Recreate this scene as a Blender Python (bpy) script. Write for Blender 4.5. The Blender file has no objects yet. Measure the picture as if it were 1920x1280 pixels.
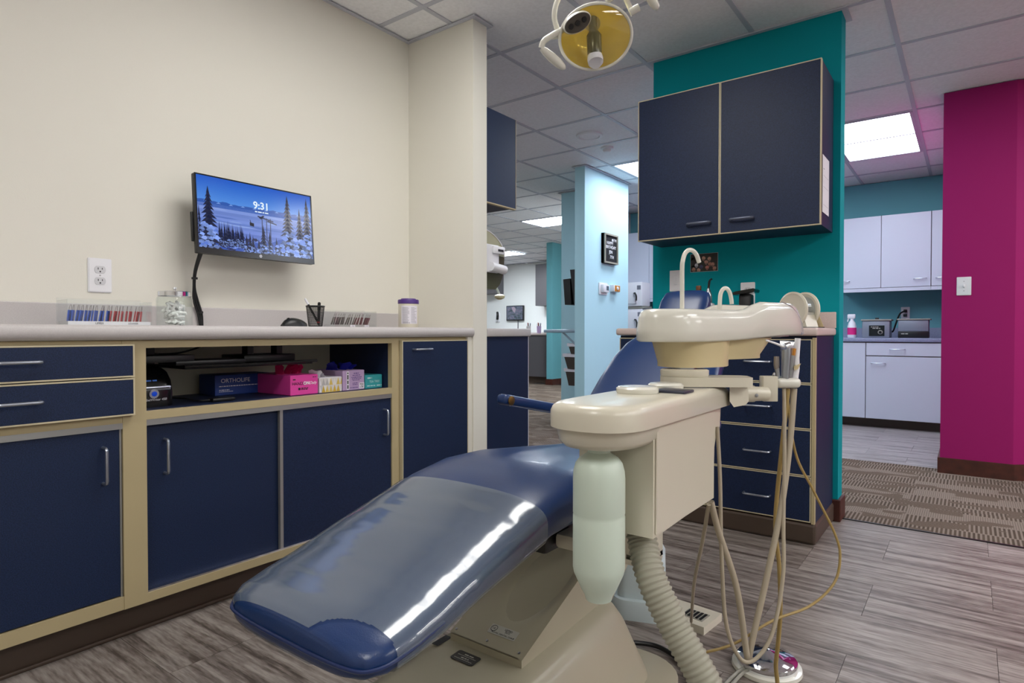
import bpy, bmesh, math, random
from mathutils import Matrix, Vector
random.seed(7)
R = math.radians
scene = bpy.context.scene
COL = scene.collection

# ------------------------------------------------------------------ camera, world, exposure
CAM_H, CAM_YAW, CAM_PITCH, F_PX = 0.91, 36.8, 0.9, 1147.0
cd = bpy.data.cameras.new('camera')
cd.sensor_width = 36.0
cd.lens = 36.0 * F_PX / 1920.0
cd.clip_start = 0.02
cam = bpy.data.objects.new('camera', cd)
COL.objects.link(cam)
cam.location = (0, 0, CAM_H)
cam.rotation_euler = (R(90 - CAM_PITCH), 0, R(CAM_YAW))
scene.camera = cam

world = bpy.data.worlds.new('world')
scene.world = world
world.use_nodes = True
world.node_tree.nodes['Background'].inputs[0].default_value = (0.80, 0.88, 1.0, 1)
world.node_tree.nodes['Background'].inputs[1].default_value = 0.10

scene.view_settings.view_transform = 'Standard'
scene.view_settings.look = 'None'
scene.view_settings.gamma = 1.0
scene.view_settings.use_curve_mapping = False
scene.view_settings.exposure = 0.0
scene.cycles.transparent_max_bounces = 24
NEAR_LAMP = ((1.0, 0.985, 0.955), 13.0)     # troffers over the operatory and unseen panels added around it (warmer tubes)
FAR_LAMP = ((0.80, 0.88, 1.0), 14.0)       # troffers in the rooms behind (cool tubes)
BAY_LAMP = ((0.86, 0.93, 1.0), 45.0)       # troffers of the farthest bays
CZ = 2.44                                 # ceiling height

# ------------------------------------------------------------------ colour + materials
def lin(c):
    r = []
    for v in c:
        v = v / 255.0
        r.append(v / 12.92 if v <= 0.04045 else ((v + 0.055) / 1.055) ** 2.4)
    return tuple(r)

def c4(c):
    return (c[0], c[1], c[2], 1.0)

def nd(nt, t, **kw):
    n = nt.nodes.new(t)
    for k, v in kw.items():
        setattr(n, k, v)
    return n

def mat(name, rgb, rough=0.5, metal=0.0, var=0.0, vscale=30.0, bump=0.0, bscale=200.0,
        coat=0.0, spec=None, trans=0.0, alpha=1.0, ior=None, emit=None, estr=1.0):
    m = bpy.data.materials.new(name)
    m.use_nodes = True
    nt = m.node_tree
    p = nt.nodes['Principled BSDF']
    b = lin(rgb)
    p.inputs['Base Color'].default_value = c4(b)
    p.inputs['Roughness'].default_value = rough
    p.inputs['Metallic'].default_value = metal
    p.inputs['Coat Weight'].default_value = coat
    p.inputs['Coat Roughness'].default_value = 0.08
    if spec is not None:
        p.inputs['Specular IOR Level'].default_value = spec
    if trans:
        p.inputs['Transmission Weight'].default_value = trans
    if ior:
        p.inputs['IOR'].default_value = ior
    p.inputs['Alpha'].default_value = alpha
    if emit:
        p.inputs['Emission Color'].default_value = c4(lin(emit))
        p.inputs['Emission Strength'].default_value = estr
    tc = None
    if var or bump:
        tc = nd(nt, 'ShaderNodeTexCoord')
    if var:
        n = nd(nt, 'ShaderNodeTexNoise')
        n.inputs['Scale'].default_value = vscale
        n.inputs['Detail'].default_value = 3
        nt.links.new(tc.outputs['Object'], n.inputs['Vector'])
        r = nd(nt, 'ShaderNodeValToRGB')
        r.color_ramp.elements[0].position = 0.32
        r.color_ramp.elements[1].position = 0.68
        r.color_ramp.elements[0].color = c4([v * (1 - var) for v in b])
        r.color_ramp.elements[1].color = c4([min(1, v * (1 + var)) for v in b])
        nt.links.new(n.outputs['Fac'], r.inputs['Fac'])
        nt.links.new(r.outputs['Color'], p.inputs['Base Color'])
    if bump:
        n = nd(nt, 'ShaderNodeTexNoise')
        n.inputs['Scale'].default_value = bscale
        n.inputs['Detail'].default_value = 2
        nt.links.new(tc.outputs['Object'], n.inputs['Vector'])
        bp = nd(nt, 'ShaderNodeBump')
        bp.inputs['Strength'].default_value = bump
        bp.inputs['Distance'].default_value = 0.002
        nt.links.new(n.outputs['Fac'], bp.inputs['Height'])
        nt.links.new(bp.outputs['Normal'], p.inputs['Normal'])
    return m

def emat(name, rgb, strength):
    m = bpy.data.materials.new(name)
    m.use_nodes = True
    nt = m.node_tree
    nt.nodes.clear()
    e = nd(nt, 'ShaderNodeEmission')
    e.inputs[0].default_value = c4(rgb)
    e.inputs[1].default_value = strength
    o = nd(nt, 'ShaderNodeOutputMaterial')
    nt.links.new(e.outputs[0], o.inputs[0])
    return m

def clear_mat(name, tint, refl=0.12, rough=0.03, haze=0.0, haze_rgb=(235, 238, 240), bump=0.0, bscale=8.0):
    """thin clear plastic / glass sheet: see-through with gloss by grazing angle"""
    m = bpy.data.materials.new(name)
    m.use_nodes = True
    nt = m.node_tree
    nt.nodes.clear()
    o = nd(nt, 'ShaderNodeOutputMaterial')
    t = nd(nt, 'ShaderNodeBsdfTransparent')
    t.inputs[0].default_value = c4(lin(tint))
    g = nd(nt, 'ShaderNodeBsdfGlossy')
    g.inputs['Roughness'].default_value = rough
    fr = nd(nt, 'ShaderNodeLayerWeight')
    fr.inputs['Blend'].default_value = 0.5
    pw = nd(nt, 'ShaderNodeMath', operation='POWER')
    pw.inputs[1].default_value = 4.0
    nt.links.new(fr.outputs['Facing'], pw.inputs[0])
    ma = nd(nt, 'ShaderNodeMath', operation='MULTIPLY_ADD')
    ma.inputs[1].default_value = 0.75
    ma.inputs[2].default_value = refl * 0.25
    nt.links.new(pw.outputs[0], ma.inputs[0])
    base = t.outputs[0]
    if haze:
        d = nd(nt, 'ShaderNodeBsdfDiffuse')
        d.inputs[0].default_value = c4(lin(haze_rgb))
        mx = nd(nt, 'ShaderNodeMixShader')
        mx.inputs[0].default_value = haze
        nt.links.new(t.outputs[0], mx.inputs[1])
        nt.links.new(d.outputs[0], mx.inputs[2])
        base = mx.outputs[0]
    mx2 = nd(nt, 'ShaderNodeMixShader')
    nt.links.new(ma.outputs[0], mx2.inputs[0])
    nt.links.new(base, mx2.inputs[1])
    nt.links.new(g.outputs[0], mx2.inputs[2])
    if bump:
        tc = nd(nt, 'ShaderNodeTexCoord')
        mp = nd(nt, 'ShaderNodeMapping')
        mp.inputs['Scale'].default_value = (0.35, 1.6, 1.0)
        n = nd(nt, 'ShaderNodeTexNoise')
        n.inputs['Scale'].default_value = bscale
        n.inputs['Detail'].default_value = 1.5
        bp = nd(nt, 'ShaderNodeBump')
        bp.inputs['Strength'].default_value = bump
        bp.inputs['Distance'].default_value = 0.01
        nt.links.new(tc.outputs['Object'], mp.inputs[0])
        nt.links.new(mp.outputs[0], n.inputs['Vector'])
        nt.links.new(n.outputs['Fac'], bp.inputs['Height'])
        nt.links.new(bp.outputs[0], g.inputs['Normal'])
        nt.links.new(bp.outputs[0], fr.inputs['Normal'])
    nt.links.new(mx2.outputs[0], o.inputs[0])
    return m

def plank_mat(name, lo, mid, hi):
    """vinyl plank: long streaks along the board, each board shifted by its own random value"""
    m = bpy.data.materials.new(name)
    m.use_nodes = True
    nt = m.node_tree
    p = nt.nodes['Principled BSDF']
    p.inputs['Roughness'].default_value = 0.42
    tc = nd(nt, 'ShaderNodeTexCoord')
    oi = nd(nt, 'ShaderNodeObjectInfo')
    sc = nd(nt, 'ShaderNodeVectorMath', operation='SCALE')
    cx = nd(nt, 'ShaderNodeCombineXYZ')
    for i in range(3):
        nt.links.new(oi.outputs['Random'], cx.inputs[i])
    nt.links.new(cx.outputs[0], sc.inputs[0])
    sc.inputs['Scale'].default_value = 23.0
    ad = nd(nt, 'ShaderNodeVectorMath', operation='ADD')
    nt.links.new(tc.outputs['Object'], ad.inputs[0])
    nt.links.new(sc.outputs[0], ad.inputs[1])
    mp = nd(nt, 'ShaderNodeMapping')
    mp.inputs['Scale'].default_value = (1.3, 22.0, 1.0)
    nt.links.new(ad.outputs[0], mp.inputs[0])
    n1 = nd(nt, 'ShaderNodeTexNoise')
    n1.inputs['Scale'].default_value = 1.6
    n1.inputs['Detail'].default_value = 5
    n1.inputs['Roughness'].default_value = 0.62
    nt.links.new(mp.outputs[0], n1.inputs['Vector'])
    mp2 = nd(nt, 'ShaderNodeMapping')
    mp2.inputs['Scale'].default_value = (14.0, 90.0, 1.0)
    nt.links.new(ad.outputs[0], mp2.inputs[0])
    n2 = nd(nt, 'ShaderNodeTexNoise')
    n2.inputs['Scale'].default_value = 1.5
    n2.inputs['Detail'].default_value = 4
    nt.links.new(mp2.outputs[0], n2.inputs['Vector'])
    mx = nd(nt, 'ShaderNodeMath', operation='MULTIPLY_ADD')
    mx.inputs[1].default_value = 0.30
    nt.links.new(n2.outputs['Fac'], mx.inputs[0])
    m2 = nd(nt, 'ShaderNodeMath', operation='MULTIPLY')
    m2.inputs[1].default_value = 0.70
    nt.links.new(n1.outputs['Fac'], m2.inputs[0])
    nt.links.new(m2.outputs[0], mx.inputs[2])
    r = nd(nt, 'ShaderNodeValToRGB')
    e = r.color_ramp.elements
    e[0].position = 0.38
    e[0].color = c4(lin(lo))
    e[1].position = 0.61
    e[1].color = c4(lin(hi))
    k = e.new(0.47)
    k.color = c4(lin(mid))
    nt.links.new(mx.outputs[0], r.inputs['Fac'])
    nt.links.new(r.outputs['Color'], p.inputs['Base Color'])
    bp = nd(nt, 'ShaderNodeBump')
    bp.inputs['Strength'].default_value = 0.12
    bp.inputs['Distance'].default_value = 0.002
    nt.links.new(n2.outputs['Fac'], bp.inputs['Height'])
    nt.links.new(bp.outputs[0], p.inputs['Normal'])
    return m

def carpet_mat(name, lo, hi):
    """tufted carpet tile with rows of short dashes, blocks of plain pile between them"""
    m = bpy.data.materials.new(name)
    m.use_nodes = True
    nt = m.node_tree
    p = nt.nodes['Principled BSDF']
    p.inputs['Roughness'].default_value = 0.95
    p.inputs['Specular IOR Level'].default_value = 0.1
    tc = nd(nt, 'ShaderNodeTexCoord')
    oi = nd(nt, 'ShaderNodeObjectInfo')
    cx = nd(nt, 'ShaderNodeCombineXYZ')
    nt.links.new(oi.outputs['Random'], cx.inputs[0])
    nt.links.new(oi.outputs['Random'], cx.inputs[1])
    sc = nd(nt, 'ShaderNodeVectorMath', operation='SCALE')
    sc.inputs['Scale'].default_value = 3.7
    nt.links.new(cx.outputs[0], sc.inputs[0])
    ad = nd(nt, 'ShaderNodeVectorMath', operation='ADD')
    nt.links.new(tc.outputs['Object'], ad.inputs[0])
    nt.links.new(sc.outputs[0], ad.inputs[1])
    br = nd(nt, 'ShaderNodeTexBrick')
    br.offset = 0.4
    br.squash = 0.55
    br.squash_frequency = 3
    br.inputs['Scale'].default_value = 1.0
    br.inputs['Brick Width'].default_value = 0.017
    br.inputs['Row Height'].default_value = 0.16
    br.inputs['Mortar Size'].default_value = 0.0046
    br.inputs['Mortar Smooth'].default_value = 0.3
    br.inputs['Color1'].default_value = c4(lin(lo))
    br.inputs['Color2'].default_value = c4(lin([v * 0.86 for v in lo]))
    br.inputs['Mortar'].default_value = c4(lin(hi))
    nt.links.new(ad.outputs[0], br.inputs['Vector'])
    mp = nd(nt, 'ShaderNodeMapping')
    mp.inputs['Scale'].default_value = (6.0, 13.0, 1.0)
    nt.links.new(ad.outputs[0], mp.inputs[0])
    vo = nd(nt, 'ShaderNodeTexVoronoi', distance='CHEBYCHEV')
    vo.inputs['Scale'].default_value = 1.0
    nt.links.new(mp.outputs[0], vo.inputs['Vector'])
    sp = nd(nt, 'ShaderNodeSeparateColor')
    nt.links.new(vo.outputs['Color'], sp.inputs[0])
    r = nd(nt, 'ShaderNodeValToRGB')
    r.color_ramp.interpolation = 'CONSTANT'
    r.color_ramp.elements[0].color = (0, 0, 0, 1)
    r.color_ramp.elements[1].position = 0.60
    r.color_ramp.elements[1].color = (1, 1, 1, 1)
    nt.links.new(sp.outputs[0], r.inputs['Fac'])
    nz = nd(nt, 'ShaderNodeTexNoise')
    nz.inputs['Scale'].default_value = 160.0
    nt.links.new(ad.outputs[0], nz.inputs['Vector'])
    pl = nd(nt, 'ShaderNodeValToRGB')
    pl.color_ramp.elements[0].position = 0.35
    pl.color_ramp.elements[1].position = 0.7
    pl.color_ramp.elements[0].color = c4(lin(lo))
    pl.color_ramp.elements[1].color = c4(lin([(a + b) / 2 for a, b in zip(lo, hi)]))
    nt.links.new(nz.outputs['Fac'], pl.inputs['Fac'])
    mx = nd(nt, 'ShaderNodeMix', data_type='RGBA')
    nt.links.new(r.outputs['Color'], mx.inputs[0])
    nt.links.new(br.outputs['Color'], mx.inputs[6])
    nt.links.new(pl.outputs['Color'], mx.inputs[7])
    nt.links.new(mx.outputs[2], p.inputs['Base Color'])
    return m

def attr_mat(name, emission=0.0, rough=0.5):
    """flat printed picture: colour comes from the face-colour attribute of the print"""
    m = bpy.data.materials.new(name)
    m.use_nodes = True
    nt = m.node_tree
    p = nt.nodes['Principled BSDF']
    a = nd(nt, 'ShaderNodeAttribute', attribute_name='ink')
    p.inputs['Roughness'].default_value = rough
    if emission:
        p.inputs['Base Color'].default_value = (0.004, 0.004, 0.004, 1)
        nt.links.new(a.outputs['Color'], p.inputs['Emission Color'])
        p.inputs['Emission Strength'].default_value = emission
    else:
        nt.links.new(a.outputs['Color'], p.inputs['Base Color'])
    return m

M = {}
M['wall'] = mat('cream_wall_paint', (227, 224, 213), 0.75, bump=0.10, bscale=260)
M['teal'] = mat('teal_wall_paint', (0, 146, 156), 0.7, spec=0.15, bump=0.08, bscale=260)
M['paleblue'] = mat('pale_blue_wall_paint', (184, 224, 236), 0.7, bump=0.08, bscale=260)
M['pink'] = mat('magenta_wall_paint', (158, 30, 102), 0.65, spec=0.15, bump=0.08, bscale=260)
M['redpink'] = mat('rose_wall_paint', (196, 40, 84), 0.65, bump=0.08, bscale=260)
M['farwhite'] = mat('white_wall_paint', (226, 228, 226), 0.75)
M['ctile'] = mat('ceiling_tile', (244, 245, 249), 0.9, var=0.04, vscale=60, bump=0.2, bscale=320)
M['cgrid'] = mat('ceiling_grid_metal', (196, 199, 210), 0.5)
M['plank'] = plank_mat('vinyl_plank', (78, 68, 62), (116, 106, 100), (156, 147, 141))
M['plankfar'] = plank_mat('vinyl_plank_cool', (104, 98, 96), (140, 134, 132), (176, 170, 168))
M['carpet'] = carpet_mat('patterned_carpet', (84, 71, 60), (124, 111, 101))
M['subfloor'] = mat('subfloor', (60, 54, 50), 0.9)
M['woodbase'] = mat('dark_wood_baseboard', (72, 32, 22), 0.5, var=0.25, vscale=20)
M['cove'] = mat('brown_vinyl_cove_base', (74, 60, 50), 0.5)
M['navy'] = mat('navy_laminate', (23, 37, 67), 0.5, spec=0.3, var=0.42, vscale=420)
M['navyin'] = mat('navy_laminate_inside', (22, 34, 66), 0.5, var=0.2, vscale=300)
M['tan'] = mat('tan_frame', (178, 163, 126), 0.5)
M['edge'] = mat('cream_edge_band', (196, 186, 156), 0.5)
M['alu'] = mat('aluminium_track', (170, 170, 168), 0.35, metal=0.7)
M['handle'] = mat('brushed_steel_pull', (178, 184, 196), 0.3, metal=0.9)
M['graylam'] = mat('grey_laminate_worktop', (190, 185, 184), 0.45, var=0.05, vscale=300)
M['beigelam'] = mat('beige_laminate_worktop', (206, 188, 182), 0.4, var=0.05, vscale=300)
M['inner'] = mat('cream_cabinet_interior', (214, 210, 190), 0.7)
M['plwhite'] = mat('white_plastic', (232, 232, 236), 0.4)
M['socket'] = mat('socket_plastic', (206, 206, 210), 0.4)
M['black'] = mat('black_plastic', (16, 16, 18), 0.4)
M['blackgloss'] = mat('black_gloss_plastic', (9, 9, 11), 0.18)
M['chrome'] = mat('chrome', (226, 228, 232), 0.08, metal=1.0)
M['steel'] = mat('steel', (170, 172, 176), 0.28, metal=1.0)
M['cream'] = mat('cream_enamel', (212, 206, 188), 0.32, coat=0.25)
M['creamw'] = mat('ivory_gloss_shell', (220, 218, 207), 0.22, coat=0.5)
M['creamy'] = mat('yellowed_cream_plastic', (206, 190, 148), 0.4)
M['bottle'] = mat('milky_bottle_plastic', (206, 220, 206), 0.35)
M['bottle'].node_tree.nodes['Principled BSDF'].inputs['Subsurface Weight'].default_value = 0.0
M['hose'] = mat('ribbed_hose_plastic', (158, 156, 140), 0.5)
M['tubecream'] = mat('cream_tubing', (176, 165, 145), 0.42)
M['tubegray'] = mat('grey_tubing', (150, 148, 138), 0.45)
M['tubeyellow'] = mat('amber_tubing', (164, 140, 86), 0.35)
M['vinyl'] = mat('blue_chair_vinyl', (18, 48, 96), 0.33, bump=0.12, bscale=420, coat=0.1)
M['vinyld'] = mat('blue_chair_vinyl_side', (20, 40, 88), 0.36, bump=0.1, bscale=420)
M['sleeve'] = clear_mat('clear_plastic_sleeve', (226, 230, 234), refl=0.35, rough=0.10, haze=0.16, haze_rgb=(176, 194, 210), bump=0.6, bscale=9.0)
M['acrylic'] = clear_mat('clear_acrylic', (252, 253, 253), refl=0.12, rough=0.02, haze=0.012)
M['glass'] = clear_mat('jar_glass', (252, 254, 253), refl=0.14, rough=0.01, haze=0.006)
M['film'] = clear_mat('clear_film_bag', (244, 247, 250), refl=0.4, rough=0.12, haze=0.06)
M['lens'] = clear_mat('yellowed_lens_shield', (255, 250, 226), refl=0.3, rough=0.03, haze=0.03, haze_rgb=(240, 225, 140))
M['basegreen'] = mat('grey_green_chair_enamel', (172, 166, 144), 0.42, coat=0.1)
M['basebeige'] = mat('beige_chair_enamel', (206, 190, 160), 0.42, coat=0.1)
M['ink'] = mat('black_ink', (24, 24, 28), 0.6)
M['inkwhite'] = mat('white_ink', (236, 236, 240), 0.6)
M['silverlabel'] = mat('silver_label', (186, 186, 176), 0.5)
M['white'] = mat('white_laminate', (206, 212, 226), 0.4)
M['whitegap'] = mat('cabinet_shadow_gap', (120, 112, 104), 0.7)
M['blueworktop'] = mat('speckled_blue_grey_worktop', (140, 148, 176), 0.5, var=0.2, vscale=200)
M['graycab'] = mat('charcoal_laminate', (96, 94, 98), 0.5)
M['cotton'] = mat('white_cotton', (240, 240, 240), 0.95)
M['blueenv'] = mat('blue_card', (26, 84, 190), 0.5)
M['redenv'] = mat('red_card', (176, 26, 36), 0.5)
M['grayenv'] = mat('grey_brown_card', (92, 78, 76), 0.5)
M['marenv'] = mat('maroon_card', (116, 46, 54), 0.5)
M['wire'] = mat('nickel_wire', (120, 112, 108), 0.3, metal=0.9)
M['purple'] = mat('purple_plastic', (76, 44, 124), 0.4)
M['pinkbox'] = mat('hot_pink_carton', (222, 66, 158), 0.5)
M['pinkglove'] = mat('magenta_nitrile', (190, 24, 92), 0.45)
M['bluebox'] = mat('blue_carton', (12, 52, 128), 0.5)
M['blueglove'] = mat('cobalt_nitrile', (22, 26, 140), 0.45)
M['lilac'] = mat('lilac_carton', (178, 152, 190), 0.55)
M['tealbox'] = mat('teal_carton', (44, 150, 156), 0.5)
M['paper'] = mat('white_paper', (226, 222, 230), 0.8)
M['print'] = attr_mat('printed_picture', 0, 0.35)
M['screen'] = attr_mat('lit_screen', 1.0, 0.15)
M['amber'] = mat('amber_plastic', (196, 128, 40), 0.4)
M['brownbottle'] = mat('amber_brown_bottle', (120, 56, 22), 0.25)
M['wood'] = mat('mid_wood', (110, 66, 32), 0.5)
M['shelfgray'] = mat('grey_blue_shelf', (150, 170, 186), 0.45)
M['smoke'] = mat('smoked_plastic', (84, 84, 66), 0.2)
M['olive'] = mat('grey_olive_plastic', (170, 168, 140), 0.35)
def glow_reflector():
    m = bpy.data.materials.new('amber_glass_reflector')
    m.use_nodes = True
    nt = m.node_tree
    nt.nodes.clear()
    o = nd(nt, 'ShaderNodeOutputMaterial')
    tr = nd(nt, 'ShaderNodeBsdfTranslucent')
    tr.inputs[0].default_value = c4(lin((255, 240, 150)))
    df = nd(nt, 'ShaderNodeBsdfDiffuse')
    df.inputs[0].default_value = c4(lin((255, 242, 150)))
    gl = nd(nt, 'ShaderNodeBsdfGlossy')
    gl.inputs[0].default_value = c4(lin((250, 236, 170)))
    gl.inputs['Roughness'].default_value = 0.12
    a = nd(nt, 'ShaderNodeMixShader')
    a.inputs[0].default_value = 0.78
    b = nd(nt, 'ShaderNodeMixShader')
    b.inputs[0].default_value = 0.12
    nt.links.new(tr.outputs[0], a.inputs[1])
    nt.links.new(df.outputs[0], a.inputs[2])
    nt.links.new(a.outputs[0], b.inputs[1])
    nt.links.new(gl.outputs[0], b.inputs[2])
    nt.links.new(b.outputs[0], o.inputs[0])
    return m
M['reflect'] = glow_reflector()
M['paleplastic'] = mat('pale_blue_white_plastic', (206, 220, 224), .4)
M['steelgray'] = mat('grey_steel_housing', (140, 146, 158), .4, metal=.3)
M['pinkspray'] = mat('pink_label', (226, 40, 130), 0.5)

# ------------------------------------------------------------------ geometry helpers
class MB:
    """collects vertices and faces of one mesh"""
    def __init__(self):
        self.v, self.f, self.c = [], [], []

    def add(self, vs, fs, col=None):
        o = len(self.v)
        self.v += [tuple(v) for v in vs]
        self.f += [tuple(i + o for i in f) for f in fs]
        self.c += [col] * len(fs)
        return self

    def box(self, x0, x1, y0, y1, z0, z1, bev=0.0, seg=2, mtx=None):
        bm = bmesh.new()
        bmesh.ops.create_cube(bm, size=1.0)
        for v in bm.verts:
            v.co = Vector(((x0 + x1) / 2 + v.co.x * (x1 - x0), (y0 + y1) / 2 + v.co.y * (y1 - y0), (z0 + z1) / 2 + v.co.z * (z1 - z0)))
        if bev:
            bev = min(bev, 0.49 * min(abs(x1 - x0), abs(y1 - y0), abs(z1 - z0)))
            bmesh.ops.bevel(bm, geom=list(bm.edges), offset=bev, segments=seg, profile=0.5, affect='EDGES', clamp_overlap=True)
        return self.bm(bm, mtx)

    def bm(self, bm, mtx=None):
        bm.verts.index_update()
        vs = [(mtx @ v.co if mtx else v.co.copy()) for v in bm.verts]
        fs = [[v.index for v in f.verts] for f in bm.faces]
        bm.free()
        return self.add(vs, fs)

    def tube(self, pts, r, n=10, cap=True, closed=False):
        pts = [Vector(p) for p in pts]
        k = len(pts)
        rs = r if isinstance(r, (list, tuple)) else [r] * k
        vs, fs = [], []
        prev = None
        for i, p in enumerate(pts):
            if closed:
                t = (pts[(i + 1) % k] - pts[i - 1])
            else:
                t = pts[min(i + 1, k - 1)] - pts[max(i - 1, 0)]
            t.normalize()
            if prev is None:
                a = Vector((0, 0, 1)) if abs(t.z) < 0.9 else Vector((1, 0, 0))
                u = t.cross(a).normalized()
            else:
                u = prev - t * prev.dot(t)
                u.normalize()
            prev = u
            w = t.cross(u)
            for j in range(n):
                a = 2 * math.pi * j / n
                vs.append(p + (u * math.cos(a) + w * math.sin(a)) * rs[i])
        m = k if closed else k - 1
        for i in range(m):
            for j in range(n):
                a, b = i * n + j, i * n + (j + 1) % n
                c, d = ((i + 1) % k) * n + (j + 1) % n, ((i + 1) % k) * n + j
                fs.append((a, b, c, d))
        if cap and not closed:
            fs.append(tuple(range(n - 1, -1, -1)))
            fs.append(tuple((k - 1) * n + j for j in range(n)))
        return self.add(vs, fs)

    def lathe(self, prof, loc=(0, 0, 0), mtx=None, n=24, sx=1.0, sy=1.0):
        """prof: (radius, height) pairs from bottom to top, around local z"""
        vs, fs = [], []
        for (r, z) in prof:
            for j in range(n):
                a = 2 * math.pi * j / n
                v = Vector((r * math.cos(a) * sx, r * math.sin(a) * sy, z))
                v = (mtx @ v) if mtx else v + Vector(loc)
                vs.append(v)
        for i in range(len(prof) - 1):
            for j in range(n):
                fs.append((i * n + j, i * n + (j + 1) % n, (i + 1) * n + (j + 1) % n, (i + 1) * n + j))
        if prof[0][0] > 1e-5:
            fs.append(tuple(range(n - 1, -1, -1)))
        if prof[-1][0] > 1e-5:
            fs.append(tuple((len(prof) - 1) * n + j for j in range(n)))
        return self.add(vs, fs)

    def loft(self, rings, cap0=True, cap1=True):
        n = len(rings[0])
        vs = [p for r in rings for p in r]
        fs = []
        for i in range(len(rings) - 1):
            for j in range(n):
                fs.append((i * n + j, i * n + (j + 1) % n, (i + 1) * n + (j + 1) % n, (i + 1) * n + j))
        if cap0:
            fs.append(tuple(range(n - 1, -1, -1)))
        if cap1:
            fs.append(tuple((len(rings) - 1) * n + j for j in range(n)))
        return self.add(vs, fs)

    def prism(self, poly, mtx, d):
        """poly in local xy, extruded along local z from 0 to d"""
        n = len(poly)
        vs = [mtx @ Vector((x, y, 0)) for x, y in poly] + [mtx @ Vector((x, y, d)) for x, y in poly]
        fs = [tuple(range(n - 1, -1, -1)), tuple(range(n, 2 * n))]
        fs += [(i, (i + 1) % n, n + (i + 1) % n, n + i) for i in range(n)]
        return self.add(vs, fs)

    def poly(self, pts, col=None):
        return self.add(pts, [tuple(range(len(pts)))], col)

WM = {}   # world matrix of each object made here
def place(o, W, parent):
    WM[o.name] = W
    if parent is not None:
        o.parent = parent
        o.matrix_parent_inverse = WM[parent.name].inverted()
    o.matrix_basis = W
    return o

def obj(name, mb, m, parent=None, W=None, smooth=40, ink=False):
    """one mesh object; the geometry is given in world space, or local to W"""
    me = bpy.data.meshes.new(name)
    me.from_pydata(mb.v, [], mb.f)
    bm = bmesh.new()
    bm.from_mesh(me)
    if not ink:
        bmesh.ops.recalc_face_normals(bm, faces=list(bm.faces))
    bm.to_mesh(me)
    bm.free()
    if ink:
        at = me.attributes.new('ink', 'FLOAT_COLOR', 'FACE')
        for i, c in enumerate(mb.c):
            at.data[i].color = (c[0], c[1], c[2], 1.0)
    if smooth:
        me.polygons.foreach_set('use_smooth', [True] * len(me.polygons))
        me.set_sharp_from_angle(angle=R(smooth))
    me.materials.append(M[m] if isinstance(m, str) else m)
    o = bpy.data.objects.new(name, me)
    COL.objects.link(o)
    return place(o, W or Matrix.Identity(4), parent)

def share(name, me, parent, W):
    """another object on the same mesh data"""
    o = bpy.data.objects.new(name, me)
    COL.objects.link(o)
    return place(o, W, parent)

def thing(name, label, cat, loc, group=None, rz=0.0):
    o = bpy.data.objects.new(name, None)
    o.empty_display_size = 0.05
    COL.objects.link(o)
    place(o, Matrix.Translation(Vector(loc)) @ Matrix.Rotation(rz, 4, 'Z'), None)
    return tag(o, label, cat, group)

def tag(o, label, cat, group=None):
    o['label'] = label
    o['category'] = cat
    if group:
        o['group'] = group
    return o

def struct(name, mb, m, parent=None, smooth=0):
    o = obj(name, mb, m, parent, smooth=smooth)
    if parent is None:
        o['kind'] = 'structure'
    return o

def B(*a, **k):
    return MB().box(*a, **k)

def fr(o, xd, yd):
    """matrix with origin o, x along xd, y along yd, z = x cross y"""
    x = Vector(xd).normalized()
    y = Vector(yd)
    y = (y - x * y.dot(x)).normalized()
    z = x.cross(y)
    m = Matrix.Identity(4)
    for i in range(3):
        m[i][0], m[i][1], m[i][2], m[i][3] = x[i], y[i], z[i], o[i]
    return m

def FX(x, y, z):     # print frame on a face that looks toward +x
    return fr((x, y, z), (0, 1, 0), (0, 0, 1))

def FY(x, y, z):     # print frame on a face that looks toward -y
    return fr((x, y, z), (1, 0, 0), (0, 0, 1))

def text(name, s, size, W, m, parent, ext=0.0003, al='CENTER', shear=0.0, sp=1.0, bold=0.0):
    cu = bpy.data.curves.new(name, 'FONT')
    cu.body = s
    cu.size = size
    cu.align_x = al
    cu.align_y = 'CENTER'
    cu.extrude = ext
    cu.shear = shear
    cu.offset = bold
    cu.space_line = sp
    cu.resolution_u = 3
    ob = bpy.data.objects.new(name, cu)
    COL.objects.link(ob)
    dg = bpy.context.evaluated_depsgraph_get()
    dg.update()
    me = bpy.data.meshes.new_from_object(ob.evaluated_get(dg))
    bpy.data.objects.remove(ob)
    bpy.data.curves.remove(cu)
    me.materials.clear()
    me.materials.append(M[m])
    o = bpy.data.objects.new(name, me)
    COL.objects.link(o)
    return place(o, W, parent)

def rrect(w, h, r, n=5):
    """rounded rectangle outline centred on 0"""
    pts = []
    for cx, cy, a0 in ((w / 2 - r, h / 2 - r, 0), (-w / 2 + r, h / 2 - r, 90), (-w / 2 + r, -h / 2 + r, 180), (w / 2 - r, -h / 2 + r, 270)):
        for i in range(n + 1):
            a = R(a0 + 90 * i / n)
            pts.append((cx + r * math.cos(a), cy + r * math.sin(a)))
    return pts

def bez(pts, n=24):
    """Catmull-Rom curve through the points"""
    P = [Vector(p) for p in pts]
    P = [P[0] * 2 - P[1]] + P + [P[-1] * 2 - P[-2]]
    out = []
    k = len(P) - 3
    per = max(2, n // k)
    for i in range(k):
        a, b, c, d = P[i:i + 4]
        for j in range(per):
            t = j / per
            out.append(0.5 * ((2 * b) + (c - a) * t + (2 * a - 5 * b + 4 * c - d) * t * t + (3 * b - a - 3 * c + d) * t ** 3))
    out.append(P[-2].copy())
    return out

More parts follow.
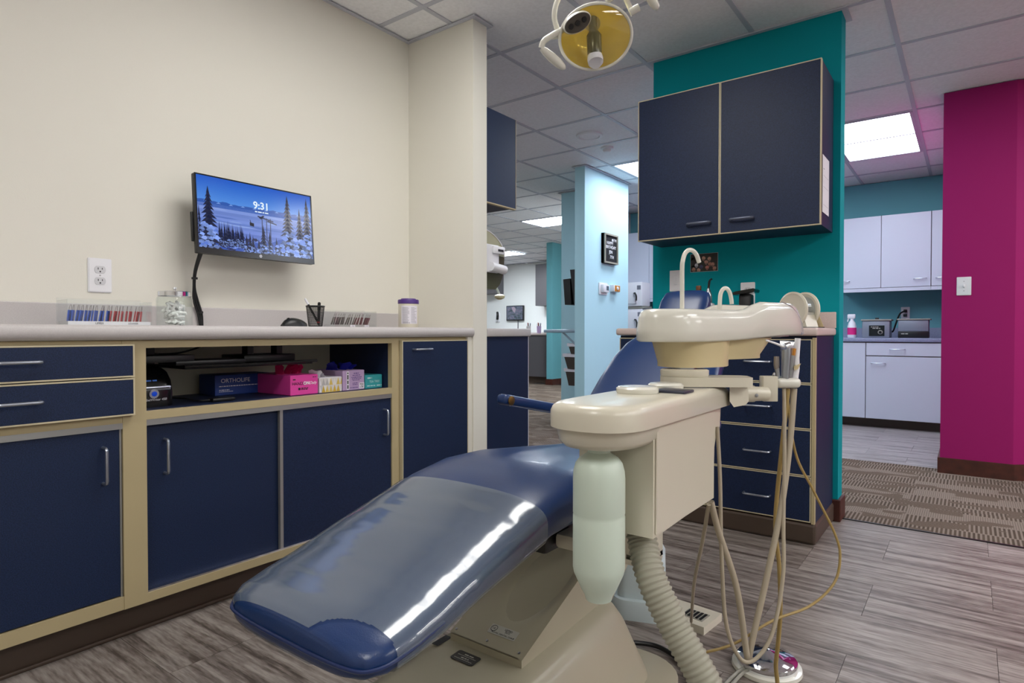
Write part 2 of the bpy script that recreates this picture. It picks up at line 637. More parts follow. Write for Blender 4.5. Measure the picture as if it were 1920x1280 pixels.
def grip(p0, p1, out, r=0.0045, d=0.028):
    """wire pull between two points, standing off along out"""
    p0, p1, out = Vector(p0), Vector(p1), Vector(out)
    t = (p1 - p0).normalized()
    c = 0.009
    return MB().tube([p0, p0 + out * (d - c), p0 + out * (d - c * 0.3) + t * c * 0.3, p0 + out * d + t * c,
                      p1 + out * d - t * c, p1 + out * (d - c * 0.3) - t * c * 0.3, p1 + out * (d - c), p1], r, n=8)

# ------------------------------------------------------------------ room shell
M['tealfar'] = mat('bluish_lit_teal_wall_paint', (104, 172, 182), 0.7)  # same teal paint, with the bluish light of the back rooms in its colour
XL, XR, YB, YF = -9.6, 5.6, -2.2, 11.2
struct('wall_left', B(-2.52, -2.40, YB, 2.34, 0, CZ), 'wall')
struct('wall_partition', B(XL, -1.95, 2.29, 2.395, 0, CZ), 'wall')
struct('wall_behind_camera', B(-2.52, XR, YB - 0.12, YB, 0, CZ), 'wall')
struct('wall_right', B(XR, XR + 0.12, YB, 7.5, 0, CZ), 'farwhite')
struct('wall_teal', B(-1.45, -0.50, 3.28, 3.395, 0, CZ), 'teal')
struct('wall_pale_blue', MB().prism([(-2.95, 4.92), (-2.845, 4.92), (-2.845, 5.815), (-3.62, 5.815), (-3.62, 5.75), (-2.95, 5.75)], Matrix.Identity(4), CZ), 'paleblue')
struct('wall_pink', MB().prism([(-0.147, 4.83), (0.22, 4.83), (1.3, 5.6), (XR, 5.6), (XR, 7.42), (-0.147, 7.42)], Matrix.Identity(4), CZ), 'pink')
struct('wall_sterilization_back', B(-3.62, -0.147, 7.30, 7.42, 0, CZ), 'tealfar')
struct('wall_sterilization_side', B(-3.62, -3.54, 5.815, 7.3, 0, CZ), 'farwhite')
struct('wall_far', B(XL, -3.5, YF, YF + 0.12, 0, CZ), 'farwhite')
struct('wall_far_left', B(XL - 0.12, XL, 2.39, YF, 0, CZ), 'farwhite')
struct('wall_far_right', B(-3.62, -3.5, 7.42, YF, 0, CZ), 'farwhite')
struct('wall_teal_pillar', B(-5.84, -5.72, 8.8, 9.15, 0, CZ), 'tealfar')

# baseboards
struct('baseboard_pink', MB().prism([(-0.16, 4.815), (0.226, 4.815), (1.3, 5.58), (1.3, 5.6), (0.22, 4.83), (-0.147, 4.83), (-0.147, 5.2), (-0.16, 5.2)], Matrix.Identity(4), 0.098), 'woodbase')
struct('baseboard_teal', B(-0.545, -0.486, 3.267, 3.408, 0, 0.105, bev=0.004), 'woodbase')
struct('baseboard_pillar', B(-5.853, -5.707, 8.787, 9.15, 0, 0.1), 'woodbase')
# metal wall angle where the walls meet the ceiling
struct('trim_1', B(-2.40, -1.925, 2.27, 2.415, CZ - 0.006, CZ), 'cgrid')
struct('trim_2', B(-1.475, -0.475, 3.255, 3.42, CZ - 0.006, CZ), 'cgrid')
struct('trim_3', MB().prism([(-2.975, 4.9), (-2.82, 4.9), (-2.82, 5.83), (-3.65, 5.83), (-3.65, 5.73), (-2.975, 5.73)], Matrix.Translation((0, 0, CZ - 0.006)), 0.006), 'cgrid')
struct('trim_4', B(-2.40, -2.38, YB, 2.29, CZ - 0.005, CZ), 'cgrid')

# floors
floor = struct('floor', B(XL, XR, YB, YF, -0.10, -0.006), 'subfloor')
PW, PL = 0.297, 0.59
def plank_rows(ys, ye, x0, x1, yref, offs, m, nm='vinyl_plank'):
    full = None
    k0 = math.floor((ys - yref) / PW)
    k1 = math.ceil((ye - yref) / PW)
    for k in range(k0, k1):
        y0, y1 = max(ys, yref + k * PW), min(ye, yref + (k + 1) * PW)
        if y1 - y0 < 0.02:
            continue
        off = offs[k % 2]
        j0 = math.floor((x0 - off) / PL)
        j1 = math.ceil((x1 - off) / PL)
        for j in range(j0, j1):
            a, b = max(x0, off + j * PL), min(x1, off + (j + 1) * PL)
            if b - a < 0.02:
                continue
            W = Matrix.Translation(((a + b) / 2, (y0 + y1) / 2, 0))
            w, h = b - a - 0.0012, y1 - y0 - 0.0012
            if full and abs(w - PL + 0.0012) < 1e-4 and abs(h - PW + 0.0012) < 1e-4:
                share(nm, full, floor, W)
            else:
                o = obj(nm, B(-w / 2, w / 2, -h / 2, h / 2, -0.006, 0), m, floor, W=W, smooth=0)
                if abs(w - PL + 0.0012) < 1e-4 and abs(h - PW + 0.0012) < 1e-4:
                    full = o.data
plank_rows(-0.45, 3.335, -2.06, 1.75, 2.53, (0.07, -0.27), 'plank')
plank_rows(4.95, 6.78, -1.75, -0.147, 4.95, (-0.35, -0.62), 'plankfar')
struct('trim_5', B(-0.50, 1.75, 3.335, 3.347, -0.006, 0.004), 'black')
ctile = None
def carpet(x0, x1, y0, y1):
    global ctile
    S = 0.5
    y = y0
    while y < y1 - 1e-3:
        x = x0
        while x < x1 - 1e-3:
            W = Matrix.Translation((x + S / 2, y + S / 2, 0)) @ Matrix.Rotation(random.choice((0, R(180))), 4, 'Z')
            if ctile is None:
                o = obj('carpet_tile', B(-S / 2, S / 2, -S / 2, S / 2, -0.006, 0.0), 'carpet', floor, W=W, smooth=0)
                ctile = o.data
            else:
                share('carpet_tile', ctile, floor, W)
            x += S
        y += S
def carpet_strip(x0, x1, y0, y1):
    obj('carpet_strip', B(x0, x1, y0, y1, -0.006, 0.0), 'carpet', floor, smooth=0)
carpet(-0.75, 1.25, 3.347, 4.84)
carpet_strip(-0.75, 1.25, 4.847, 4.949)
carpet(-6.25, -2.25, 3.347, 8.84)
carpet_strip(XL, -6.25, 2.4, YF)
carpet_strip(-2.25, -0.75, 3.347, 4.949)
carpet_strip(1.25, XR, 3.347, 5.58)
obj('vinyl_sheet', B(1.75, XR, YB, 3.335, -0.006, 0), 'plank', floor, smooth=0)
obj('vinyl_sheet', B(-2.06, 1.75, YB, -0.45, -0.006, 0), 'plank', floor, smooth=0)

# ceiling
def cpx(x, y, z):
    yw, p = R(CAM_YAW), R(CAM_PITCH)
    X = x * math.cos(yw) + y * math.sin(yw)
    D = -x * math.sin(yw) + y * math.cos(yw)
    Z = z - CAM_H
    d = D * math.cos(p) - Z * math.sin(p)
    u = D * math.sin(p) + Z * math.cos(p)
    return (960 + F_PX * X / d, 640 - F_PX * u / d) if d > 0.05 else None
ceiling = struct('ceiling', B(XL, XR, YB, YF, CZ + 0.016, CZ + 0.1), 'ctile')
GX0, GX, GY0, GY = -2.08, 0.587, 2.08, 0.597
LAMPS = [  # x0, x1, y0, y1, lamp, label
    (GX0 + 4 * GX, GX0 + 5 * GX, GY0 + 2 * GY, GY0 + 3 * GY, NEAR_LAMP, 'square recessed ceiling light panel over the floor before the magenta wall'),
    (GX0 + 2 * GX, GX0 + 3 * GX, GY0 - 6 * GY, GY0 - 4 * GY, NEAR_LAMP, 'unseen recessed ceiling light panel added behind the camera for diffuse light'),  # unseen panel, added to make the room light more diffuse
    (GX0 + 6 * GX, GX0 + 7 * GX, GY0 - GY, GY0 + GY, NEAR_LAMP, 'recessed ceiling light panel along the right side of the room'),
    (GX0 + 1 * GX, GX0 + 2 * GX, GY0 - 2 * GY, GY0, NEAR_LAMP, 'recessed ceiling light panel over the dental chair'),
    (GX0 + 8 * GX, GX0 + 9 * GX, GY0 + -3 * GY, GY0 + -1 * GY, NEAR_LAMP, 'unseen ceiling light panel added in the right bay, third row'),  # unseen panel of this bay, added to light the left wall sideways
    (GX0 + 8 * GX, GX0 + 9 * GX, GY0 + 0 * GY, GY0 + 2 * GY, NEAR_LAMP, 'unseen ceiling light panel added in the right bay, second row'),  # unseen, added for low side light on the left wall
    (GX0 + 8 * GX, GX0 + 9 * GX, GY0 + 3 * GY, GY0 + 5 * GY, NEAR_LAMP, 'unseen ceiling light panel added in the right bay, first row'),  # unseen too, added to brighten upright faces from the right
    (GX0 + 11 * GX, GX0 + 12 * GX, GY0 + -2 * GY, GY0 + 0 * GY, NEAR_LAMP, 'unseen ceiling light panel added in the far right bay, near row'),  # unseen, added far off so its light meets the walls nearly level
    (GX0 + 11 * GX, GX0 + 12 * GX, GY0 + 2 * GY, GY0 + 4 * GY, NEAR_LAMP, 'unseen ceiling light panel added in the far right bay, back row'),  # second unseen far panel, added for the same level light
    (GX0 + 6 * GX, GX0 + 7 * GX, GY0 + -4 * GY, GY0 + -2 * GY, NEAR_LAMP, 'unseen ceiling light panel added at the near right of the room'),  # unseen panel, added to strengthen the light from the right

    (GX0 + 1 * GX, GX0 + 2 * GX, GY0 + 3 * GY, GY0 + 5 * GY, FAR_LAMP, 'lit ceiling panel showing left of the upper navy cabinet, nearer one'),
    (GX0 - 1 * GX, GX0, GY0 + 5 * GY, GY0 + 7 * GY, FAR_LAMP, 'lit ceiling panel between pale blue wall and upper navy cabinet, farther one'),
    (GX0 + 2 * GX, GX0 + 3 * GX, GY0 + 5 * GY, GY0 + 7 * GY, FAR_LAMP, 'large lit ceiling panel above the white cabinets beside magenta wall'),
    (GX0 - 5 * GX, GX0 - 3 * GX, GY0 + 8 * GY, GY0 + 9 * GY, BAY_LAMP, 'lit ceiling panel seen left of the pale blue wall'),
    (GX0 - 10 * GX - 0.2, GX0 - 8 * GX - 0.2, GY0 + 12 * GY, GY0 + 13 * GY, BAY_LAMP, 'farthest lit ceiling panel beside the paper towel dispenser'),
    (GX0 - 4 * GX, GX0 - 3 * GX, GY0 + 2 * GY, GY0 + 4 * GY, FAR_LAMP, 'unseen ceiling light panel added over the neighbouring bay behind the cream partition'),  # unseen behind the partition, added for its light
    (GX0 + 6 * GX, GX0 + 7 * GX, GY0 + 3 * GY, GY0 + 5 * GY, FAR_LAMP, 'unseen ceiling light panel added over the carpet right of the magenta wall'),  # unseen, added as a light source for the corridor
]
def in_lamp(x, y):
    return any(a < x < b and c < y < d for a, b, c, d, _, _ in LAMPS)
tile_me = None
for i in range(-13, 8):
    for j in range(-5, 16):
        x0, y0 = GX0 + i * GX, GY0 + j * GY
        cx, cy = x0 + GX / 2, y0 + GY / 2
        if in_lamp(cx, cy):
            continue
        if x0 > -0.2 and y0 > 5.0 or (y0 > 7.3 and x0 > -4.3) or (cx < -2.4 and cy < 2.3) or cy > YF or cx < XL:
            continue
        vis = False
        for ax in (0, .5, 1):
            for ay in (0, .5, 1):
                q = cpx(x0 + ax * GX, y0 + ay * GY, CZ)
                if q and -40 < q[0] < 1960 and -40 < q[1] < 1320:
                    vis = True
        if not vis:
            continue
        if (y0 > 2.3 and cx < -1.95) and max(cpx(x0 + a * GX, y0 + b * GY, CZ)[0] for a in (0, 1) for b in (0, 1)) < 905:
            continue
        W = Matrix.Translation((cx, cy, CZ))
        if tile_me is None:
            tile_me = obj('ceiling_tile', B(-GX / 2 + 0.003, GX / 2 - 0.003, -GY / 2 + 0.003, GY / 2 - 0.003, 0.005, 0.016), 'ctile', ceiling, W=W, smooth=0).data
        else:
            share('ceiling_tile', tile_me, ceiling, W)
for i in range(-12, 8):
    x = GX0 + i * GX
    obj('grid_runner', B(x - 0.012, x + 0.012, YB if x > -2.4 else 2.4, YF, CZ - 0.0005, CZ + 0.008), 'cgrid', ceiling, smooth=0)
for j in range(-7, 16):
    y = GY0 + j * GY
    obj('grid_cross_runner', B(-2.4 if y < 2.3 else XL, XR, y - 0.012, y + 0.012, CZ, CZ + 0.008), 'cgrid', ceiling, smooth=0)
for n, (a, b, c, d, lamp, lab) in enumerate(LAMPS):
    t = thing('ceiling_light_panel', lab, 'ceiling light', ((a + b) / 2, (c + d) / 2, CZ), 'recessed ceiling light panels')
    w = 0.02
    f = MB()
    f.box(a + .012, b - .012, c + .012, c + .012 + w, CZ - 0.004, CZ + 0.012)
    f.box(a + .012, b - .012, d - .012 - w, d - .012, CZ - 0.004, CZ + 0.012)
    f.box(a + .012, a + .012 + w, c + .012 + w, d - .012 - w, CZ - 0.004, CZ + 0.012)
    f.box(b - .012 - w, b - .012, c + .012 + w, d - .012 - w, CZ - 0.004, CZ + 0.012)
    obj('light_frame', f, 'cgrid', t, smooth=0)
    obj('diffuser', B(a + .012 + w, b - .012 - w, c + .012 + w, d - .012 - w, CZ + 0.002, CZ + 0.010), emat('lit_diffuser_%d' % n, lamp[0], lamp[1]), t, smooth=0)
t = thing('ceiling_speaker', 'round white ceiling speaker grille behind the lamp', 'speaker', (-2.39, 4.2, CZ))
obj('grille', MB().lathe([(0.0, -0.004), (0.075, -0.004), (0.078, 0.004)], (-2.39, 4.2, CZ)), 'ctile', t)
obj('trim_ring', MB().lathe([(0.078, -0.001), (0.083, -0.010), (0.10, -0.006), (0.104, 0.004), (0.078, 0.004), (0.078, -0.001)], (-2.39, 4.2, CZ)), 'plwhite', t)
t = thing('smoke_detector', 'small white smoke detector on the ceiling tile', 'smoke detector', (-2.43, 4.57, CZ))
obj('mounting_base', MB().lathe([(0.04, -0.014), (0.052, -0.010), (0.052, 0.004)], (-2.43, 4.57, CZ)), 'plwhite', t)
obj('sensor_dome', MB().lathe([(0.0, -0.036), (0.022, -0.035), (0.032, -0.028), (0.036, -0.014)], (-2.43, 4.57, CZ)), 'plwhite', t)

# ------------------------------------------------------------------ left run of cabinets
CF = -1.97        # face of the cabinets
WT = 0.93         # worktop top
def door_panel(name, y0, y1, z0, z1, parent, x=CF, th=0.018, edge=0.0042, m='navy', em='edge'):
    """laminate front with its tan edge band as a sub-part (front looks toward +x)"""
    d = obj(name, B(x, x + th, y0 + edge, y1 - edge, z0 + edge, z1 - edge, bev=0.001, seg=1), m, parent, smooth=0)
    e = MB()
    e.box(x, x + th + 0.0006, y0, y1, z0, z0 + edge)
    e.box(x, x + th + 0.0006, y0, y1, z1 - edge, z1)
    e.box(x, x + th + 0.0006, y0, y0 + edge, z0 + edge, z1 - edge)
    e.box(x, x + th + 0.0006, y1 - edge, y1, z0 + edge, z1 - edge)
    obj('edge_band', e, em, d, smooth=0)
    return d

# cabinet with two drawers and a door
Y0, Y1 = -0.35, 0.789
t = thing('drawer_cabinet', 'navy cabinet with two drawers over a wide door, nearest on left', 'cabinet', (-2.18, 0.2, 0.10))
obj('carcass', B(-2.395, CF - 0.021, Y0, Y1, 0.10, 0.885), 'navyin', t, smooth=0)
obj('stile', B(CF - 0.02, CF + 0.004, 0.742, 0.789, 0.10, 0.885), 'tan', t, smooth=0)
obj('top_rail', B(CF - 0.02, CF + 0.002, Y0, 0.742, 0.872, 0.885), 'tan', t, smooth=0)
obj('middle_rail', B(CF - 0.02, CF + 0.002, Y0, 0.742, 0.645, 0.672), 'tan', t, smooth=0)
obj('bottom_rail', B(CF - 0.02, CF + 0.002, Y0, 0.742, 0.10, 0.138), 'tan', t, smooth=0)
for z0, z1 in ((0.779, 0.874), (0.668, 0.776)):
    d = door_panel('drawer_front', 0.05, 0.768, z0, z1, t, x=CF + 0.004)
    zc = (z0 + z1) / 2 + 0.005
    obj('pull_handle', grip((CF + 0.022, 0.445, zc), (CF + 0.022, 0.54, zc), (1, 0, 0)), 'handle', d)
d = obj('cabinet_door', B(CF - 0.014, CF - 0.004, -0.3, 0.735, 0.142, 0.632), 'navy', t, smooth=0)
obj('door_track', B(CF - 0.012, CF + 0.003, -0.3, 0.742, 0.628, 0.645), 'alu', t, smooth=0)
obj('door_edge_trim', B(CF - 0.014, CF - 0.002, 0.735, 0.740, 0.138, 0.632), 'alu', d, smooth=0)
obj('pull_handle', grip((CF - 0.004, 0.693, 0.478), (CF - 0.004, 0.693, 0.58), (1, 0, 0)), 'handle', d)

# cabinet with open shelf and two sliding doors
Y0, Y1 = 0.789, 1.812
t = thing('shelf_cabinet', 'navy cabinet with open shelf above two sliding doors', 'cabinet', (-2.18, 1.3, 0.10))
obj('stile', B(CF - 0.02, CF + 0.004, Y0, 0.806, 0.10, 0.885), 'tan', t, smooth=0)
obj('stile', B(CF - 0.02, CF + 0.004, 1.775, Y1, 0.10, 0.885), 'tan', t, smooth=0)
obj('top_rail', B(CF - 0.02, CF + 0.004, 0.806, 1.775, 0.862, 0.885), 'tan', t, smooth=0)
obj('shelf_edge', B(CF - 0.02, CF + 0.004, 0.806, 1.775, 0.648, 0.672), 'tan', t, smooth=0)
obj('bottom_rail', B(CF - 0.02, CF + 0.004, 0.806, 1.775, 0.10, 0.128), 'tan', t, smooth=0)
obj('shelf_board', B(-2.39, CF - 0.02, 0.80, 1.79, 0.650, 0.671), 'navyin', t, smooth=0)
obj('side_panel', B(-2.39, CF - 0.02, Y0, 0.806, 0.10, 0.885), 'navyin', t, smooth=0)
obj('side_panel', B(-2.39, CF - 0.02, 1.775, Y1, 0.10, 0.885), 'navyin', t, smooth=0)
obj('back_panel', B(-2.398, -2.39, Y0, Y1, 0.10, 0.885), 'inner', t, smooth=0)
obj('floor_board', B(-2.39, CF - 0.02, 0.806, 1.775, 0.10, 0.118), 'navyin', t, smooth=0)
obj('upper_track', B(CF - 0.03, CF + 0.003, 0.806, 1.775, 0.630, 0.648), 'alu', t, smooth=0)
obj('lower_track', B(CF - 0.03, CF + 0.002, 0.806, 1.775, 0.128, 0.134), 'chrome', t, smooth=0)
d = obj('sliding_door', B(CF - 0.030, CF - 0.018, 0.806, 1.27, 0.134, 0.632), 'navy', t, smooth=0)
obj('pull_handle', grip((CF - 0.018, 0.865, 0.475), (CF - 0.018, 0.865, 0.58), (1, 0, 0)), 'handle', d)
d = obj('sliding_door', B(CF - 0.014, CF - 0.003, 1.262, 1.775, 0.134, 0.632), 'navy', t, smooth=0)
obj('door_edge_trim', B(CF - 0.015, CF - 0.001, 1.250, 1.262, 0.132, 0.632), 'alu', d, smooth=0)
obj('pull_handle', grip((CF - 0.003, 1.735, 0.478), (CF - 0.003, 1.735, 0.583), (1, 0, 0)), 'handle', d)

# tall single-door cabinet by the partition
t = thing('tall_door_cabinet', 'narrow navy cabinet with one tall door next to the partition', 'cabinet', (-2.18, 2.05, 0.10))
obj('carcass', B(-2.395, CF - 0.001, 1.812, 2.289, 0.10, 0.885), 'tan', t, smooth=0)
d = door_panel('cabinet_door', 1.822, 2.252, 0.108, 0.872, t, x=CF)
obj('filler_strip', B(CF - 0.001, CF + 0.012, 2.256, 2.288, 0.10, 0.885), 'wall', t, smooth=0)
obj('pull_handle', grip((CF + 0.018, 1.885, 0.833), (CF + 0.018, 1.985, 0.833), (1, 0, 0)), 'handle', d)

# toe kick
struct('trim_6', B(-2.39, -2.025, -0.4, 2.289, 0, 0.10), 'cove')
struct('trim_7', B(-2.025, -2.014, -0.4, 2.289, 0, 0.012, bev=0.004), 'cove')

# worktop with rolled front and backsplash
t = thing('worktop', 'long light grey laminate worktop with rounded front edge', 'worktop', (-2.17, 1.0, 0.885))
prof = [(-2.399, 0.886), (-2.399, WT), (-1.958, WT), (-1.949, WT - 0.003), (-1.943, WT - 0.010), (-1.941, WT - 0.022), (-1.943, 0.896), (-1.950, 0.888), (-1.958, 0.886)]
obj('worktop_slab', MB().prism(prof, fr((0, -0.4, 0), (1, 0, 0), (0, 0, 1)), -2.689), 'graylam', t, smooth=35)
struct('trim_11', B(-2.399, -2.380, -0.4, 2.289, WT, 1.005, bev=0.003), 'graylam')
# ------------------------------------------------------------------ wall outlet over the worktop
def outlet(name, label, W, w=0.072, h=0.117, sockets=True):
    """W: frame on the wall, origin at the plate centre, z out of the wall"""
    t = thing(name, label, 'outlet', W.translation)
    m = MB()
    m.prism(rrect(w, h, 0.004), W, 0.0035)
    m.prism(rrect(w - 0.006, h - 0.006, 0.003), W @ Matrix.Translation((0, 0, 0.0035)), 0.002)
    obj('cover_plate', m, 'plwhite', t)
    if sockets:
        for s in (1, -1):
            pts = [(0.017 * math.cos(a), max(-0.0125, min(0.0125, 0.017 * math.sin(a)))) for a in [2 * math.pi * k / 28 for k in range(28)]]
            f = obj('socket', MB().prism(pts, W @ Matrix.Translation((0, s * 0.0195, 0.0055)), 0.0015), 'socket', t)
            for q, (a, b, c, e) in enumerate(((-0.0062, 0.0035, 0.0011, 0.0035), (0.0062, 0.0035, 0.0011, 0.0030))):
                obj('slot', MB().prism([(a - c, b - e), (a + c, b - e), (a + c, b + e), (a - c, b + e)], W @ Matrix.Translation((0, s * 0.0195, 0.007)), 0.0003), 'ink', f)
            obj('ground_hole', MB().prism([(0.0026 * math.cos(k * 0.7), -0.0065 + 0.0026 * math.sin(k * 0.7)) for k in range(9)], W @ Matrix.Translation((0, s * 0.0195, 0.007)), 0.0003), 'ink', f)
        obj('screw', MB().lathe([(0.0025, 0), (0.0025, 0.0008)], mtx=W @ Matrix.Translation((0, 0, 0.0055)), n=10), 'alu', t)
    return t
outlet('wall_outlet', 'white double wall outlet left of the wall monitor', FX(-2.40, 0.838, 1.104))

# ------------------------------------------------------------------ wall monitor
def lines(name, W, rows, m, parent):
    """fine print too small to read: rows of word-like bars, (x0, x1, y, height)"""
    mb = MB()
    for x0, x1, y, h in rows:
        x = x0
        while x < x1 - 1e-6:
            w = min(x1 - x, h * random.uniform(1.2, 4.0))
            mb.poly([W @ Vector(p) for p in ((x, y - h / 2, .0002), (x + w, y - h / 2, .0002), (x + w, y + h / 2, .0002), (x, y + h / 2, .0002))])
            x += w + h * 0.7
    o = obj(name, mb, m, parent, smooth=0)
    o['kind'] = 'stuff'
    return o

class Ink:
    """flat printed shapes in picture coordinates u (right) and v (down), 0..1"""
    def __init__(self, W, w, h):
        self.W, self.w, self.h, self.k, self.mb = W, w, h, 0, MB()
    def P(self, u, v, lift):
        u, v = min(1, max(0, u)), min(1, max(0, v))
        return self.W @ Vector(((u - 0.5) * self.w, (0.5 - v) * self.h, lift))
    def poly(self, pts, rgb, layer):
        self.mb.poly([self.P(u, v, layer * 0.00004) for u, v in pts][::-1], lin(rgb))

def conifer(I, u, v0, v1, wd, layer, dark=(14, 24, 58), snow=(128, 158, 232), n=11, s0=0.35):
    for k in range(n):
        a = k / n
        va = v0 + (v1 - v0) * a
        vb = va + (v1 - v0) / n * 1.9
        w = wd * (0.12 + 0.88 * a ** 0.8)
        du = random.uniform(-.15, .15) * w
        I.poly([(u, va), (u + w + du, vb - 0.004), (u + w * 0.45, vb - 0.016), (u + w * 0.1, vb), (u - w * 0.5, vb - 0.014), (u - w + du, vb)], dark, layer)
        if a > s0:
            for q in range(5 if a > 0.5 else 3):
                sh_ = random.uniform(.55, 1.08)
                cu, cv, r = u + random.uniform(-.85, .75) * w, vb - random.uniform(0, .03), wd * random.uniform(.12, .30)
                I.poly([(cu - r, cv), (cu - r * .6, cv - r * 1.2), (cu + r * .3, cv - r * 1.4), (cu + r, cv - r * .3), (cu + r * .5, cv + r * .9)], [c * sh_ for c in snow], layer + 1)

tw, th = 0.497, 0.296
yc = 1.352
tvn = fr((-2.258, yc, 1.200), (0, 1, 0), (-0.075, 0, 1))      # origin: bottom centre of the front face
t = thing('wall_monitor', 'black wall-mounted monitor showing a snowy mountain picture and clock', 'monitor', (-2.27, yc, 1.20))
T = tvn
obj('housing', B(-tw / 2, tw / 2, 0, th, -0.024, -0.0006, bev=0.003, mtx=T), 'black', t)
bz = MB()
bz.box(-tw / 2, tw / 2, 0, 0.021, -0.001, 0.0012, mtx=T)
bz.box(-tw / 2, tw / 2, th - 0.005, th, -0.001, 0.0012, mtx=T)
bz.box(-tw / 2, -tw / 2 + 0.006, 0.021, th - 0.005, -0.001, 0.0012, mtx=T)
bz.box(tw / 2 - 0.006, tw / 2, 0.021, th - 0.005, -0.001, 0.0012, mtx=T)
obj('bezel', bz, 'blackgloss', t, smooth=0)
obj('wall_bracket', B(-0.07, 0.07, 0.09, 0.21, -0.075, -0.024, bev=0.004, mtx=T), 'black', t)
obj('wall_plate', B(-2.3995, -2.385, yc - 0.06, yc + 0.06, 1.27, 1.43, bev=0.003), 'black', t)
obj('bracket_arm', MB().tube([(-2.388, yc, 1.35), (-2.33, yc, 1.35)], 0.02, 12), 'black', t)
obj('side_clip', B(-tw / 2 - 0.006, -tw / 2 + 0.02, 0.045, 0.155, -0.034, -0.022, bev=0.003, mtx=T), 'black', t)
sw, sh = tw - 0.012, th - 0.026
I = Ink(T @ Matrix.Translation((0, 0.021 + sh / 2, 0.0002)), sw, sh)
nb = 14
for k in range(nb):
    a = k / nb
    I.poly([(0, .38 * a), (1, .38 * a), (1, .38 * (a + 1 / nb)), (0, .38 * (a + 1 / nb))], (24 + 62 * a, 88 + 58 * a, 194 + 30 * a), 0)
ridge = [(k / 30, 0.352 - 0.010 * abs(math.sin(k * 1.9)) - random.uniform(0, .020)) for k in range(31)]
I.poly([(0, .42)] + ridge + [(1, .42)], (38, 84, 168), 1)
for k in range(2, 30, 3):
    u, v = ridge[k]
    I.poly([(u - .02, v + .02), (u, v), (u + .018, v + .018)], (120, 156, 222), 2)
for k in range(12):
    a = k / 12
    v0, v1 = .375 + .54 * a, .375 + .54 * (a + 1 / 12)
    s = 10 * math.sin(k * 2.1)
    I.poly([(0, v0), (1, v0), (1, v1), (0, v1)], (112 + s - 20 * a, 138 + s - 22 * a, 206 + s - 8 * a), 1)
for k in range(26):
    u, v, w = random.random(), random.uniform(.40, .70), random.uniform(.05, .16)
    I.poly([(u - w, v), (u - w * .4, v - .012), (u + w * .5, v - .010), (u + w, v + .004), (u + w * .2, v + .012)], random.choice([(84, 112, 186), (132, 158, 220), (98, 126, 200)]), 2)
hill = [(k / 24, .80 + .05 * math.sin(k * .55 + 1.2) + random.uniform(-.01, .01)) for k in range(25)]
I.poly([(0, 1)] + hill + [(1, 1)], (40, 78, 170), 3)
for k in range(150):
    u, v = random.random(), random.uniform(.80, 1.0)
    r = random.uniform(.008, .03)
    I.poly([(u - r, v), (u - r * .5, v - r * .9), (u + r * .5, v - r), (u + r, v), (u + r * .2, v + r * .7)], random.choice([(112, 142, 226), (62, 98, 190), (28, 44, 104), (24, 36, 90), (20, 30, 76)]), 4)
for k in range(22):
    u = .16 + .21 * k / 22 + random.uniform(-.006, .006)
    conifer(I, u, random.uniform(.58, .68), random.uniform(.86, .92), .020, 5, n=6, s0=.5)
for u, v0 in ((.385, .73), (.415, .70), (.44, .74), (.49, .78), (.65, .72), (.69, .80)):
    conifer(I, u, v0, .99, .038, 5, n=7, s0=.5)
for a, b in ((.525, .66), (.565, .66), (.60, .64)):                       # lift tower
    I.poly([(a, .46), (a + .006, .46), (a + .004, .80), (a - .004, .80)], (34, 40, 72), 4)
I.poly([(.49, .44), (.63, .49), (.63, .505), (.49, .46)], (24, 30, 60), 5)
I.poly([(.50, .47), (.54, .425), (.55, .44), (.52, .49)], (24, 30, 60), 5)
I.poly([(.58, .49), (.66, .53), (.66, .545), (.57, .51)], (24, 30, 60), 5)
I.poly([(.42, .52), (.425, .52), (.43, .56), (.424, .56)], (24, 30, 60), 5)      # gondola
I.poly([(.418, .555), (.455, .565), (.455, .615), (.418, .605)], (16, 18, 36), 6)
conifer(I, .535, .56, 1.0, .058, 6, n=9, s0=.45)
conifer(I, .590, .64, 1.0, .046, 6, n=8, s0=.45)
conifer(I, .085, .13, 1.0, .105, 6, n=15, s0=.50)
conifer(I, .010, .40, 1.0, .040, 6, n=10, s0=.4)
conifer(I, .765, .055, 1.0, .100, 6, n=16, s0=.48)
conifer(I, .880, .22, 1.0, .080, 6, n=12, s0=.50)
conifer(I, .955, .04, 1.0, .090, 6, n=15, s0=.50)
for k in range(24):
    u, v, r = random.choice((.09, .72, .80, .88, .94)) + random.uniform(-.07, .06), random.uniform(.72, 1.0), random.uniform(.014, .034)
    I.poly([(u - r, v), (u - r * .5, v - r * 1.3), (u + r * .5, v - r * 1.4), (u + r, v), (u + r * .2, v + r)], random.choice([(140, 166, 236), (112, 142, 222), (84, 118, 206)]), 8)
scr = obj('screen', I.mb, 'screen', t, smooth=0, ink=True)
M['glowwhite'] = emat('lit_clock_digits', (0.80, 0.92, 1.0), 1.0)
text('clock_digits', '9:31', 0.040, I.W @ Matrix.Translation(((.525 - .5) * sw, (.5 - .295) * sh, 0.0010)), 'glowwhite', scr, ext=0, bold=0.0009)
lines('date_line', I.W @ Matrix.Translation(((.525 - .5) * sw, (.5 - .385) * sh, 0.0010)), [(-.028, .030, 0, .0045)], 'glowwhite', scr)
lg = obj('maker_badge', MB().lathe([(0.006, 0.0), (0.006, 0.0004)], mtx=T @ Matrix.Translation((0.0, 0.0105, 0.0013)), n=20), 'steel', t)
text('badge_letters', 'hp', 0.0085, T @ Matrix.Translation((0.0, 0.0108, 0.0020)), 'ink', lg, ext=0, shear=0.25)

